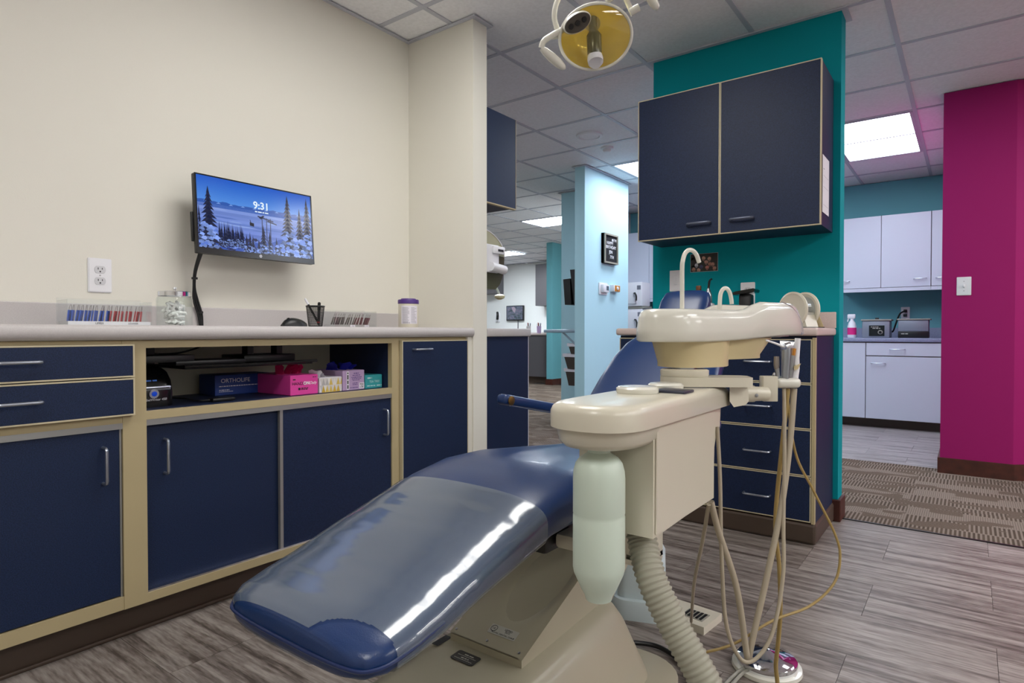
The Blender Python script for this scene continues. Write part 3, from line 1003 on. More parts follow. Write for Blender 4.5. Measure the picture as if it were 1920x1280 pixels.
# cable bundle from the monitor to the worktop
t = thing('monitor_cable', 'black cable bundle hanging from the monitor to the worktop', 'cable', (-2.36, 1.19, WT))
for dy in (-0.005, 0.0, 0.005):
    obj('cord', MB().tube(bez([(-2.30, 1.137 + dy, 1.21), (-2.345, 1.137 + dy * .6, 1.14), (-2.365, 1.142 + dy * .5, 1.08), (-2.37, 1.150 + dy * 1.6, 1.03), (-2.370, 1.165 + dy * 1.5, 0.98), (-2.368, 1.170 + dy * .8, WT)], 20), 0.004, 8), 'black', t)
for z, y in ((1.113, 1.139), (0.985, 1.164)):
    obj('cable_tie', MB().lathe([(0.011, -0.004), (0.011, 0.004)], (-2.366 if z < 1.05 else -2.355, y, z), n=12), 'black', t)

# ------------------------------------------------------------------ clear cases with archwire packets
def case(name, label, x0, x1, y0, y1, h, strip, words):
    t = thing(name, label, 'case', ((x0 + x1) / 2, (y0 + y1) / 2, WT))
    z = WT
    th = 0.003
    obj('base_tray', B(x0 + .004, x1 - th, y0 + .004, y1 - .004, z, z + 0.013), strip, t, smooth=0)
    obj('front_panel', B(x1 - th, x1, y0, y1, z, z + h), 'acrylic', t, smooth=0)
    obj('back_panel', B(x0, x0 + th, y0, y1, z, z + h * 1.10), 'acrylic', t, smooth=0)
    obj('end_panel', B(x0 + th, x1 - th, y0, y0 + th, z, z + h), 'acrylic', t, smooth=0)
    obj('end_panel', B(x0 + th, x1 - th, y1 - th, y1, z, z + h), 'acrylic', t, smooth=0)
    for s, f in words:
        text('lettering', s, 0.0085, FX(x1 + 0.0005, y0 + (y1 - y0) * f, z + 0.0065), 'ink', t, ext=0)
    return t
def packets(n, x, y0, y1, m, lab, grp, lean=0.15):
    me = None
    for k in range(n):
        y = y0 + (y1 - y0) * k / (n - 1) + random.uniform(-.0015, .0015)
        W = Matrix.Translation((x + random.uniform(-.004, .004), y, WT + 0.0135)) @ Matrix.Rotation(R(62 + random.uniform(-6, 6)), 4, 'Z') @ Matrix.Rotation(lean * random.uniform(.6, 1.2), 4, 'Y')
        r = bpy.data.objects.new('archwire_packet', None)
        COL.objects.link(r)
        place(r, W, None)
        tag(r, lab, 'packet', grp)
        if me is None:
            c = obj('card', MB().box(-0.0012, 0.0012, -0.017, 0.017, 0, 0.034), m, r, W=W, smooth=0)
            l = obj('wire_loop', MB().tube([(0, 0.0105 * math.cos(a) * (1 + .1 * math.sin(a)), 0.032 + 0.019 * math.sin(a)) for a in [math.pi * q / 12 for q in range(13)]], 0.0006, 5), 'wire', r, W=W)
            me = (c.data, l.data)
        else:
            share('card', me[0], r, W)
            share('wire_loop', me[1], r, W)
case('acrylic_case', 'clear acrylic case holding blue and red packets on the worktop', -2.265, -2.175, 0.672, 0.912, 0.078, 'plwhite', (('UPPER', .36), ('LOWER', .76)))
packets(11, -2.215, 0.688, 0.792, 'blueenv', 'blue archwire packet with wire loop in the left clear case', 'blue archwire packets')
packets(9, -2.215, 0.803, 0.893, 'redenv', 'bright red archwire packet with wire loop in the left clear case', 'red archwire packets')
case('acrylic_case', 'clear acrylic case holding grey and maroon packets beside the pen cup', -2.325, -2.235, 1.690, 1.925, 0.074, 'acrylic', ())
packets(10, -2.28, 1.705, 1.815, 'grayenv', 'grey archwire packet with wire loop in the case beside the pen cup', 'grey archwire packets', lean=0.35)
packets(8, -2.28, 1.825, 1.903, 'marenv', 'maroon archwire packet with wire loop in the case beside the pen cup', 'maroon archwire packets', lean=0.35)
for s, y in (('UPPER', 1.785), ('LOWER', 1.865)):
    c = obj('case_sticker', B(-2.235, -2.2345, y - 0.013, y + 0.013, WT + 0.001, WT + 0.011), 'paper', [o for o in COL.objects if o.name == 'acrylic_case.001'][0], smooth=0)
    text('lettering', s, 0.006, FX(-2.2342, y, WT + 0.006), 'ink', c, ext=0)

# ------------------------------------------------------------------ cotton roll jar
JX, JY = -2.205, 0.998
t = thing('cotton_jar', 'glass jar of cotton rolls with chrome lid', 'jar', (JX, JY, WT))
jw = 0.096
outer = [(a, b) for a, b in rrect(jw, jw, 0.022)]
inner = [(a, b) for a, b in rrect(jw - 0.006, jw - 0.006, 0.019)]
rz = Matrix.Rotation(R(40), 4, 'Z')
def ring(poly, z):
    return [rz @ Vector((a, b, 0)) + Vector((JX, JY, z)) for a, b in poly]
obj('jar_body', MB().loft([ring(outer, WT), ring(outer, WT + 0.092), ring([(a * .93, b * .93) for a, b in outer], WT + 0.100), ring([(a * .93, b * .93) for a, b in inner], WT + 0.100), ring(inner, WT + 0.09), ring(inner, WT + 0.004)]), 'glass', t)
obj('lid', MB().lathe([(0.0, 0.101), (0.050, 0.101), (0.053, 0.103), (0.053, 0.117), (0.050, 0.1195), (0.0, 0.1215)], (JX, JY, WT), n=40), 'chrome', t)
obj('lid_knob', MB().lathe([(0.003, 0.121), (0.003, 0.126), (0.006, 0.129), (0.005, 0.134), (0.0, 0.135)], (JX, JY, WT), n=14), 'chrome', t)
roll_me = None
for k in range(64):
    r_, a_ = 0.036 * math.sqrt(random.random()), random.uniform(0, 6.28)
    z = WT + 0.012 + 0.070 * (k / 64) * (1.0 if k % 5 else 1.05)
    if k < 14:
        z = WT + 0.0125
    if k > 52:
        z = WT + 0.068 + random.uniform(-.006, .010)
        r_ *= .7
    tilt = R(random.uniform(60, 90)) if k < 40 else R(random.uniform(15, 80))
    W = Matrix.Translation((JX + r_ * math.cos(a_) * .75, JY + r_ * math.sin(a_) * .75, z)) @ Matrix.Rotation(random.uniform(0, 6.28), 4, 'Z') @ Matrix.Rotation(tilt, 4, 'Y')
    if roll_me is None:
        o = obj('cotton_roll', MB().lathe([(0.0, -0.0165), (0.0036, -0.0165), (0.0046, -0.015), (0.0046, 0.015), (0.0036, 0.0165), (0.0, 0.0165)], n=10), 'cotton', None, W=W)
        roll_me = o.data
    else:
        o = share('cotton_roll', roll_me, None, W)
    tag(o, 'white cotton roll inside the glass jar with chrome lid', 'cotton roll', 'cotton rolls in the jar')

# ------------------------------------------------------------------ mouse, pen cup, wipes tub
mx_, my_ = -2.16, 1.435
rings = []
for k in range(9):
    a = k / 8
    y = my_ - 0.052 + 0.104 * a
    hw = 0.030 * (max(0.02, math.sin(math.pi * (0.06 + 0.88 * a)))) ** 0.45
    hz = 0.036 * (max(0.02, math.sin(math.pi * (0.05 + 0.85 * a ** 0.8)))) ** 0.6
    rings.append([(mx_ + hw * math.cos(q), y, WT + max(0, hz * math.sin(q))) for q in [math.pi * j / 10 for j in range(11)]] + [(mx_ - hw * .5, y, WT), (mx_ + hw * .5, y, WT)])
t = thing('computer_mouse', 'black computer mouse on the worktop left of the pen cup', 'mouse', (mx_, my_, WT))
obj('shell', MB().loft(rings), 'black', t)
obj('scroll_wheel', MB().lathe([(0.007, -0.003), (0.007, 0.003)], mtx=Matrix.Translation((mx_, my_ - 0.025, WT + 0.029)) @ Matrix.Rotation(R(90), 4, 'Y'), n=14), 'blackgloss', t)

px_, py_ = -2.19, 1.556
t = thing('pen_cup', 'black wire mesh pen cup beside the mouse', 'pen cup', (px_, py_, WT))
n = 28
mesh = MB()
cr = lambda z: 0.027 + 0.010 * (z / 0.088)
for k in range(n):
    a = 2 * math.pi * k / n
    mesh.tube([(px_ + cr(z) * math.cos(a), py_ + cr(z) * math.sin(a), WT + z) for z in (0.003, 0.085)], 0.0008, 4, cap=False)
for q in range(14):
    z = 0.006 + q * 0.0058
    mesh.tube([(px_ + cr(z) * math.cos(2 * math.pi * k / n), py_ + cr(z) * math.sin(2 * math.pi * k / n), WT + z) for k in range(n)], 0.0008, 4, closed=True)
o = obj('wire_mesh', mesh, 'black', t)
o['kind'] = 'stuff'
obj('rim', MB().tube([(px_ + cr(.087) * math.cos(2 * math.pi * k / n), py_ + cr(.087) * math.sin(2 * math.pi * k / n), WT + .087) for k in range(n)], 0.0024, 8, closed=True), 'black', t)
obj('cup_base', MB().lathe([(0.0, 0), (0.028, 0), (0.028, 0.006), (0.0, 0.006)], (px_, py_, WT), n=24), 'black', t)
def pen(name, label, p0, p1, r, m, capm, caplen):
    p0, p1 = Vector(p0), Vector(p1)
    t = thing(name, label, 'pen', p0)
    d = (p1 - p0)
    obj('barrel', MB().tube([p0, p0 + d * .08, p0 + d * (1 - caplen)], [r * .4, r, r], 10), m, t)
    obj('cap', MB().tube([p0 + d * (1 - caplen), p0 + d * .97, p1], [r * 1.12, r * 1.12, r * .6], 10), capm, t)
    return t
pen('ballpoint_pen', 'black and white ballpoint pen leaning left in the pen cup', (px_ + .008, py_ + .014, WT + .008), (px_ - .006, py_ - .046, WT + .118), 0.0042, 'blackgloss', 'plwhite', .22)
tp = pen('marker_pen', 'thick black marker standing upright in the pen cup', (px_ + .014, py_ + .004, WT + .008), (px_ + .010, py_ + .012, WT + .104), 0.0058, 'black', 'blackgloss', .35)
obj('red_band', MB().tube([(px_ + .0138, py_ + .0047, WT + .016), (px_ + .0136, py_ + .0053, WT + .022)], 0.0061, 12), 'redenv', tp)

wx, wy = -2.13, 2.028
t = thing('wipes_tub', 'white wipes tub with purple lid in the worktop corner', 'tub', (wx, wy, WT))
obj('tub_body', MB().lathe([(0.0, 0), (0.046, 0), (0.0475, 0.003), (0.0475, 0.112), (0.045, 0.116)], (wx, wy, WT), n=36), 'cream', t)
obj('lid', MB().lathe([(0.047, 0.112), (0.0495, 0.113), (0.0495, 0.128), (0.047, 0.132), (0.036, 0.133), (0.034, 0.137), (0.0, 0.138)], (wx, wy, WT), n=36), 'purple', t)
lb = MB()
R_ = 0.0479
A0 = math.atan2(-wy, -wx)       # towards the open side of the room
arc = [A0 - 0.75 + 1.75 * k / 14 for k in range(15)]
lb.add([(wx + R_ * math.cos(a), wy + R_ * math.sin(a), WT + z) for z in (0.018, 0.102) for a in arc], [(k, k + 1, 16 + k, 15 + k) for k in range(14)])
la = obj('paper_label', lb, 'paper', t)
tx = MB()
for k in range(18):
    z = 0.093 - k * 0.0042
    for a0, a1 in ((-0.62, 0.02 + random.uniform(-.1, .12)), (0.25, 0.80 + random.uniform(-.2, .1))):
        q = [A0 + a0 + (a1 - a0) * j / 6 for j in range(7)]
        tx.add([(wx + (R_ + .0003) * math.cos(a), wy + (R_ + .0003) * math.sin(a), WT + zz) for zz in (z, z + .0013) for a in q], [(j, j + 1, 8 + j, 7 + j) for j in range(6)])
for k in range(16):
    a = A0 - .55 + .045 * k
    tx.add([(wx + (R_ + .0004) * math.cos(b), wy + (R_ + .0004) * math.sin(b), WT + zz) for zz in (.019, .026) for b in (a, a + .012 + .014 * (k % 3 == 0))], [(0, 1, 3, 2)])
o = obj('fine_print', tx, mat('grey_print', (140, 138, 146), .7), la, smooth=0)
o['kind'] = 'stuff'

# ------------------------------------------------------------------ things on the open shelf
SZ = 0.672
t = thing('label_printer', 'black label printer with silver slot on the open shelf', 'label printer', (-2.17, 0.867, SZ))
pr = [(-0.075, 0), (0.085, 0), (0.088, 0.05), (0.075, 0.09), (0.045, 0.118), (0.0, 0.130), (-0.05, 0.125), (-0.075, 0.10)]
rings = []
for y, s in ((0.807, .90), (0.814, .97), (0.827, 1.0), (0.907, 1.0), (0.920, .97), (0.930, .90)):
    rings.append([(-2.155 + a * s, y, SZ + b * s) for a, b in pr])
obj('printer_body', MB().loft(rings), 'blackgloss', t, smooth=35)
s = obj('silver_slot', B(-2.078, -2.064, 0.812, 0.922, SZ + 0.052, SZ + 0.066, bev=0.004), 'handle', t)
obj('slot_gap', B(-2.0645, -2.0632, 0.822, 0.914, SZ + 0.0575, SZ + 0.0605), 'ink', s, smooth=0)
obj('button_bezel', MB().lathe([(0.0145, 0), (0.0145, 0.004), (0.0, 0.004)], mtx=FX(-2.0665, 0.869, SZ + 0.042), n=20), 'handle', t)
obj('blue_button', MB().lathe([(0.008, 0.004), (0.008, 0.006), (0.0, 0.0065)], mtx=FX(-2.0665, 0.869, SZ + 0.042), n=18), mat('blue_lens', (20, 70, 200), .15, emit=(20, 70, 200), estr=.3), t)
text('lettering', 'LabelWriter 450', 0.0105, FX(-2.0655, 0.872, SZ + 0.023), 'inkwhite', t, ext=0.0003, shear=.2)
M['inkpale'] = mat('pale_ink', (176, 214, 216), .6)
M['inkblue'] = mat('blue_ink', (40, 110, 210), .5)
lines('blue_print', fr((-2.0775, 0.867, SZ + 0.083), (0, 1, 0), (-.35, 0, 1)), [(-.018, .02, 0, .005)], 'inkblue', t)

# keyboard tray hung under the worktop
t = thing('keyboard_tray', 'black keyboard tray hanging under the worktop on brackets', 'keyboard tray', (-2.1, 1.2, 0.79))
obj('tray_board', B(-2.28, -2.03, 0.95, 1.43, 0.788, 0.798, bev=0.003), 'black', t)
obj('tray_lip', MB().tube([(-2.027, 0.945, 0.797), (-2.024, 1.2, 0.7965), (-2.027, 1.445, 0.799)], 0.0055, 8), 'blackgloss', t)
obj('tilt_mechanism', B(-2.26, -2.10, 1.19, 1.40, 0.800, 0.826, bev=0.004), 'black', t)
obj('keyboard', B(-2.18, -2.05, 0.93, 1.17, 0.800, 0.816, bev=0.004), 'black', t)
for y in (0.90, 1.25, 1.37):
    obj('bracket', B(-2.20, -2.16, y - 0.012, y + 0.012, 0.80, 0.885), 'black', t, smooth=0)
obj('slide_rail', B(-2.36, -2.05, 0.835, 0.99, 0.812, 0.835, bev=0.003), 'black', t)
obj('tray_cord', MB().tube(bez([(-2.2, 1.10, 0.884), (-2.15, 1.06, 0.86), (-2.13, 0.98, 0.84), (-2.17, 0.93, 0.835)], 12), 0.003, 6), 'black', t)

def carton(name, label, x0, x1, y0, y1, h, m, cat='box', rot=0.0):
    """x1 is the front"""
    cx, cy = (x0 + x1) / 2, (y0 + y1) / 2
    t = thing(name, label, cat, (cx, cy, SZ), rz=rot)
    W = WM[t.name] @ Matrix.Translation((-cx, -cy, -SZ))
    hx, hy = (x1 - x0) / 2, (y1 - y0) / 2
    L = Matrix.Translation((cx, cy, SZ)) @ Matrix.Rotation(rot, 4, 'Z')
    obj('carton', B(-hx, hx, -hy, hy, 0, h, bev=0.0012, seg=1, mtx=None), m, t, W=L, smooth=0)
    obj('top_flap', B(-hx * .96, hx * .96, -hy * .96, hy * .96, h, h + 0.0008), m, t, W=L, smooth=0)
    F = L @ FX(hx + 0.0004, 0, h / 2)
    return t, F, L
def crumple(pts_c, spread, n, m, name, parent, L, h, up):
    """a tuft of thin glove or tissue pulled from a slot"""
    mb = MB()
    for k in range(n):
        a = random.uniform(0, 6.28)
        bx, by = random.uniform(-.02, .02), random.uniform(-.045, .045)
        tip = Vector((bx + math.cos(a) * spread * random.uniform(.3, 1), by + math.sin(a) * spread * random.uniform(.5, 1.3), h + up * random.uniform(.5, 1)))
        w = 0.02
        b0, b1, b2 = Vector((bx - w, by - w * .4, h)), Vector((bx + w, by - w * .2, h)), Vector((bx, by + w, h))
        mid0 = (b0 + tip) / 2 + Vector((0, -.010, .010))
        mid1 = (b1 + tip) / 2 + Vector((.010, .008, .006))
        mid2 = (b2 + tip) / 2 + Vector((-.010, .010, .002))
        mb.add([b0, b1, b2, mid0, mid1, mid2, tip], [(0, 1, 4, 3), (1, 2, 5, 4), (2, 0, 3, 5), (3, 4, 6), (4, 5, 6), (5, 3, 6), (2, 1, 0)])
    return obj(name, mb, m, parent, W=L, smooth=60)

t, Fp, L = carton('glove_box', 'dark blue glove carton at the back of the open shelf', -2.36, -2.24, 1.155, 1.385, 0.075, 'bluebox')
text('lettering', 'ORTHOLIFE', 0.022, Fp @ Matrix.Translation((-0.035, 0.016, 0)), 'paper', t, ext=0.0002)
lines('fine_print', Fp, [(-.10, .06, -.004, .003), (-.10, -.06, -.018, .003), (-.10, -.045, -.024, .002)], 'paper', t)
t, Fp, L = carton('glove_box', 'hot pink glove carton with a magenta glove poking out', -2.26, -2.02, 1.325, 1.445, 0.074, 'pinkbox')
text('lettering', 'HANDS', 0.0165, Fp @ Matrix.Translation((-0.026, 0.006, 0)), 'ink', t, ext=0.0002)
text('lettering', 'ON', 0.0165, Fp @ Matrix.Translation((0.0085, 0.006, 0)), 'inkwhite', t, ext=0.0004, bold=.0006)
text('lettering', 'Daily', 0.0155, Fp @ Matrix.Translation((0.037, 0.006, 0)), 'inkwhite', t, ext=0.0002, shear=.35)
lines('fine_print', Fp, [(-.014, .018, -.0115, .0035), (-.014, .014, -.0165, .0035), (.036, .052, .028, .0025), (-.05, -.038, .022, .004)], 'ink', t)
mk = obj('printed_mark', MB().prism([(-.0045, -.0045), (.0045, -.0045), (.0045, .0045), (-.0045, .0045)], Fp @ Matrix.Translation((-0.022, -0.014, 0)), 0.0003), 'ink', t, smooth=0)
g = crumple(None, .035, 6, 'pinkglove', 'glove_tuft', t, L, 0.0745, .06)
t, Fp, L = carton('tissue_box', 'white tissue box printed with gold triangles', -2.13, -2.02, 1.452, 1.558, 0.058, 'paper')
I = Ink(Fp, 0.104, 0.056)
for k in range(6):
    for j in range(2):
        u0, v0 = k / 6, j / 2
        g1, g2 = random.choice([(212, 208, 206), (196, 196, 198), (228, 224, 220)]), random.choice([(206, 170, 62), (222, 218, 214), (180, 178, 178), (214, 186, 96)])
        I.poly([(u0, v0), (u0 + 1 / 6, v0), (u0 + 1 / 12, v0 + .5)], g1, 1)
        I.poly([(u0 + 1 / 12, v0 + .5), (u0 + 1 / 6, v0), (u0 + .25, v0 + .5)], g2, 1)
obj('printed_triangles', I.mb, 'print', t, smooth=0, ink=True)
crumple(None, .03, 4, 'paper', 'tissue_tuft', t, L, 0.0585, .035)
t, Fp, L = carton('glove_box', 'lilac glove carton with cobalt gloves bulging from its top', -2.20, -2.02, 1.562, 1.672, 0.080, 'lilac')
st = obj('white_stripe', MB().prism([(-.006, -.037), (.006, -.037), (.006, .037), (-.006, .037)], Fp @ Matrix.Translation((-0.030, 0, 0)), 0.0003), 'paper', t, smooth=0)
obj('white_sticker', MB().prism([(-.013, -.012), (.013, -.012), (.013, .012), (-.013, .012)], Fp @ Matrix.Translation((0.041, -0.024, 0)), 0.0003), 'paper', t, smooth=0)
lines('fine_print', Fp @ Matrix.Translation((-0.030, 0, 0.0003)) @ Matrix.Rotation(R(90), 4, 'Z'), [(-.033, .033, 0, .006)], 'ink', t)
lines('fine_print', Fp, [(0, .026, .028, .0035), (-.006, .032, .020, .003), (-.012, .04, .012, .003), (-.010, .038, .006, .0025), (-.006, .03, 0, .0025), (-.006, .02, -.012, .0025), (-.006, .02, -.018, .0025), (-.018, .02, -.030, .003)], 'purple', t)
lines('fine_print', Fp @ Matrix.Translation((0.041, -0.024, 0.0004)), [(-.010, .010, .007, .003), (-.006, .008, .001, .003), (-.009, .010, -.006, .003)], 'ink', t)
crumple(None, .05, 8, 'blueglove', 'glove_tuft', t, L, 0.0805, .038)
t, Fp, L = carton('glove_box', 'small teal carton at the right end of the open shelf', -2.16, -2.02, 1.676, 1.768, 0.056, 'tealbox')
text('lettering', 'TEA TREE', 0.013, Fp @ Matrix.Translation((0.004, 0.0, 0)), 'inkpale', t, ext=0.0002)
lines('fine_print', Fp, [(-.034, -.010, .016, .006), (-.036, .008, -.017, .004), (.016, .042, -.017, .005)], 'inkpale', t)
t = thing('cable_adapter', 'flat black adapter lying on the open shelf by the label printer', 'adapter', (-2.07, 1.10, SZ))
obj('adapter_body', B(-2.09, -2.05, 1.05, 1.13, SZ, SZ + 0.012, bev=0.004), 'black', t)
obj('adapter_cord', MB().tube(bez([(-2.07, 1.05, SZ + .006), (-2.1, 1.02, SZ + .004), (-2.2, 1.03, SZ + .004), (-2.3, 1.0, SZ + .004)], 12), 0.0028, 6), 'black', t)
# ------------------------------------------------------------------ base cabinet and wall cabinet on the teal wall (fronts look toward -y)
BF = 2.86
def front(name, x0, x1, z0, z1, parent, y=BF, th=0.018, edge=0.0042, m='navy', em='edge'):
    d = obj(name, B(x0 + edge, x1 - edge, y - th, y, z0 + edge, z1 - edge, bev=0.001, seg=1), m, parent, smooth=0)
    e = MB()
    e.box(x0, x1, y - th - .0006, y, z0, z0 + edge)
    e.box(x0, x1, y - th - .0006, y, z1 - edge, z1)
    e.box(x0, x0 + edge, y - th - .0006, y, z0 + edge, z1 - edge)
    e.box(x1 - edge, x1, y - th - .0006, y, z0 + edge, z1 - edge)
    obj('edge_band', e, em, d, smooth=0)
    return d
t = thing('drawer_base_cabinet', 'navy base cabinet with four drawers under the teal wall', 'cabinet', (-0.98, 3.07, 0.09))
obj('carcass', B(-1.44, -0.522, BF, 3.279, 0.09, 0.892), 'navy', t, smooth=0)
obj('corner_post', B(-0.534, -0.521, BF - 0.019, BF + 0.004, 0.09, 0.885), 'tan', t, smooth=0)
zs = (0.094, 0.291, 0.492, 0.688, 0.880)
for k in range(4):
    d = front('drawer_front', -0.985, -0.536, zs[k] + 0.0015, zs[k + 1] - 0.0015, t)
    zc = (0.186, 0.382, 0.583, 0.779)[k]
    obj('pull_handle', grip((-0.812, BF - 0.018, zc), (-0.700, BF - 0.018, zc), (0, -1, 0)), 'handle', d)
d = front('cabinet_door', -1.436, -0.988, 0.094, 0.880, t)
obj('pull_handle', grip((-1.03, BF - 0.018, 0.70), (-1.03, BF - 0.018, 0.80), (0, -1, 0)), 'handle', d)
struct('trim_8', B(-1.44, -0.515, BF - 0.02, 3.279, 0, 0.09, bev=0.012), 'cove')
t = thing('sink_worktop', 'beige laminate worktop along the teal wall', 'worktop', (-0.98, 3.05, 0.893))
obj('worktop_slab', B(-1.452, -0.512, 2.826, 3.2795, 0.893, 0.928, bev=0.010, seg=3), 'beigelam', t)
struct('trim_12', B(-1.449, -0.512, 3.262, 3.2795, 0.928, 1.005, bev=0.003), 'beigelam')

t = thing('wall_cabinet', 'large navy two-door wall cabinet on the teal wall', 'cabinet', (-0.965, 3.13, 1.385))
obj('carcass', B(-1.40, -0.532, 2.998, 3.2795, 1.386, 2.112), 'navy', t, smooth=0)
obj('carcass_edge', B(-0.5335, -0.5305, 2.992, 3.000, 1.386, 2.112), 'tan', t, smooth=0)
for a, b, h0, h1 in ((-1.402, -0.976, -1.132, -1.020), (-0.974, -0.531, -0.922, -0.818)):
    d = front('cabinet_door', a, b, 1.384, 2.114, t, y=2.998)
    obj('pull_handle', grip((h0, 2.98, 1.445), (h1, 2.98, 1.445), (0, -1, 0), r=0.006, d=0.022), mat('dull_grey_pull', (112, 118, 136), .35, metal=.6), d)
    bp = obj('handle_backplate', MB().prism(rrect(h1 - h0 + .016, 0.020, 0.009), FY((h0 + h1) / 2, 2.9795, 1.445), 0.0025), 'navyin', d)
p = obj('notice_sheet', B(-0.5305, -0.5295, 3.012, 3.165, 1.445, 1.70), 'paper', None, smooth=0)
tag(p, 'paper sheet taped to the side of the upper navy cabinet', 'paper')
lines('ruled_lines', FX(-0.5293, 3.09, 1.57), [(-.06, .06, .04, .001), (-.06, .06, -.01, .001), (-.06, .06, -.09, .001), (-.06, -.04, .07, .004)], 'ink', p)

outlet('wall_switch', 'white wall plate on the teal wall beside the tall faucet', FY(-1.312, 3.28, 1.194), w=0.072, h=0.116, sockets=False)
sw_ = [o for o in COL.objects if o.name == 'wall_switch'][0]
sw_['category'] = 'wall plate'
obj('toggle_block', B(-1.322, -1.302, 3.268, 3.275, 1.172, 1.216, bev=0.002), 'plwhite', sw_)
outlet('wall_outlet', 'white outlet on the teal wall behind the black charger', FY(-0.924, 3.28, 1.108))
# pinned photograph
t = thing('group_photo', 'small dark group photograph pinned to the teal wall', 'photo', (-1.155, 3.279, 1.285))
obj('photo_paper', B(-1.230, -1.080, 3.2785, 3.2798, 1.236, 1.334), 'paper', t, smooth=0)
I = Ink(FY(-1.155, 3.2782, 1.285), 0.148, 0.096)
I.poly([(0, 0), (1, 0), (1, 1), (0, 1)], (30, 26, 20), 0)
for k in range(40):
    u, v, r = random.random(), random.random(), random.uniform(.03, .10)
    I.poly([(u - r, v), (u, v - r), (u + r, v), (u, v + r)], random.choice([(38, 34, 22), (26, 30, 18), (44, 36, 26)]), 1)
for u, v, c in ((.22, .62, (190, 190, 200)), (.48, .25, (196, 150, 130)), (.70, .30, (200, 156, 136)), (.58, .48, (190, 140, 124)), (.82, .62, (188, 140, 124)), (.40, .72, (70, 70, 110)), (.62, .78, (196, 120, 110)), (.88, .85, (180, 130, 110)), (.12, .85, (170, 120, 100)), (.30, .9, (190, 150, 130)), (.72, .6, (176, 124, 106))):
    for q, s_ in ((0, 1.0), (1, .6)):
        r = .07 * s_
        I.poly([(u + r * math.cos(a) * (.8 + .4 * random.random()), v + 1.5 * r * math.sin(a) + q * .1) for a in [2 * math.pi * k / 9 for k in range(9)]], c if q == 0 else [x * .7 for x in c], 2 + q)
obj('photo_print', I.mb, 'print', t, smooth=0, ink=True)

# ------------------------------------------------------------------ things standing on the sink worktop
CT = 0.928
t = thing('amber_bottle', 'slim amber brown bottle standing on the sink worktop', 'bottle', (-1.13, 3.13, CT))
obj('bottle_glass', B(-1.148, -1.112, 3.115, 3.145, CT, CT + 0.19, bev=0.006), 'brownbottle', t)
obj('bottle_cap', B(-1.142, -1.118, 3.12, 3.14, CT + 0.19, CT + 0.222, bev=0.004), 'wood', t)
t = thing('curing_light', 'silver curing light with a curved black tip in its stand', 'curing light', (-1.075, 3.12, CT))
obj('stand', B(-1.10, -1.05, 3.09, 3.15, CT, CT + 0.13, bev=0.008), 'plwhite', t)
obj('light_body', MB().lathe([(0.016, 0.12), (0.019, 0.14), (0.017, 0.17), (0.010, 0.195), (0.006, 0.205)], (-1.075, 3.12, CT), n=18), 'steel', t)
obj('black_tip', MB().tube(bez([(-1.075, 3.12, CT + .20), (-1.073, 3.12, CT + .225), (-1.068, 3.118, CT + .245), (-1.056, 3.115, CT + .252)], 10), [0.006] * 6 + [0.005] * 4, 10), 'black', t)
obj('display_window', B(-1.083, -1.068, 3.0885, 3.0905, CT + 0.10, CT + 0.125), 'black', t, smooth=0)
t = thing('charger_stand', 'black curved charger stand before the outlet on the teal wall', 'charger', (-0.89, 3.15, CT))
obj('stand_body', B(-0.925, -0.865, 3.12, 3.18, CT, CT + 0.17, bev=0.010), 'black', t)
obj('stand_top', MB().prism([(-.05, 0), (.05, .012), (.054, .024), (.046, .030), (-.04, .018), (-.054, .012)], FY(-0.895, 3.19, CT + .165), 0.09), 'blackgloss', t)

# barrier film dispenser: two round cheeks, roll and wedge stand
t = thing('film_dispenser', 'cream film dispenser with two round cheeks on the sink worktop', 'dispenser', (-0.66, 3.05, CT))
dx, dz = -0.655, CT + 0.083
def cheek(y):
    return fr((dx, y, dz), (0.93, 0.36, 0), (0, 0, 1))
C0 = fr((-0.645, 3.015, dz), (0.87, -0.5, 0), (0, 0, 1))
for nm, off in (('round_cheek', 0.0), ('round_cheek', -0.075)):
    obj(nm, MB().lathe([(0.0, 0.0), (0.074, 0.0), (0.082, 0.004), (0.082, 0.010), (0.074, 0.013), (0.070, 0.010), (0.0, 0.010)], mtx=C0 @ Matrix.Translation((0, 0, off)), n=44), 'cream', t)
obj('film_roll', MB().lathe([(0.062, -0.063), (0.062, -0.001)], mtx=C0, n=36), 'film', t)
obj('wedge_stand', MB().prism([(-.055, -.083), (.078, -.083), (.052, -.012), (.02, -.01), (-.03, -.02)], C0 @ Matrix.Translation((0, 0, -.066)), .072), 'cream', t)
obj('stand_foot', B(-.07, .085, -.083, -.079, -.095, .03, mtx=C0), 'black', t, smooth=0)
t = thing('film_strip', 'yellowed plastic ruler leaning against the film dispenser', 'ruler', (-0.585, 3.07, CT))
obj('blade', B(-0.012, 0.012, -0.003, 0.003, 0, 0.10, bev=.001, mtx=Matrix.Translation((-0.545, 3.09, CT + .002)) @ Matrix.Rotation(R(-20), 4, 'Y')), 'creamy', t)
obj('end_clip', B(-0.014, 0.014, -0.006, 0.006, 0.08, 0.098, bev=.002, mtx=Matrix.Translation((-0.545, 3.09, CT + .002)) @ Matrix.Rotation(R(-20), 4, 'Y')), 'cream', t)
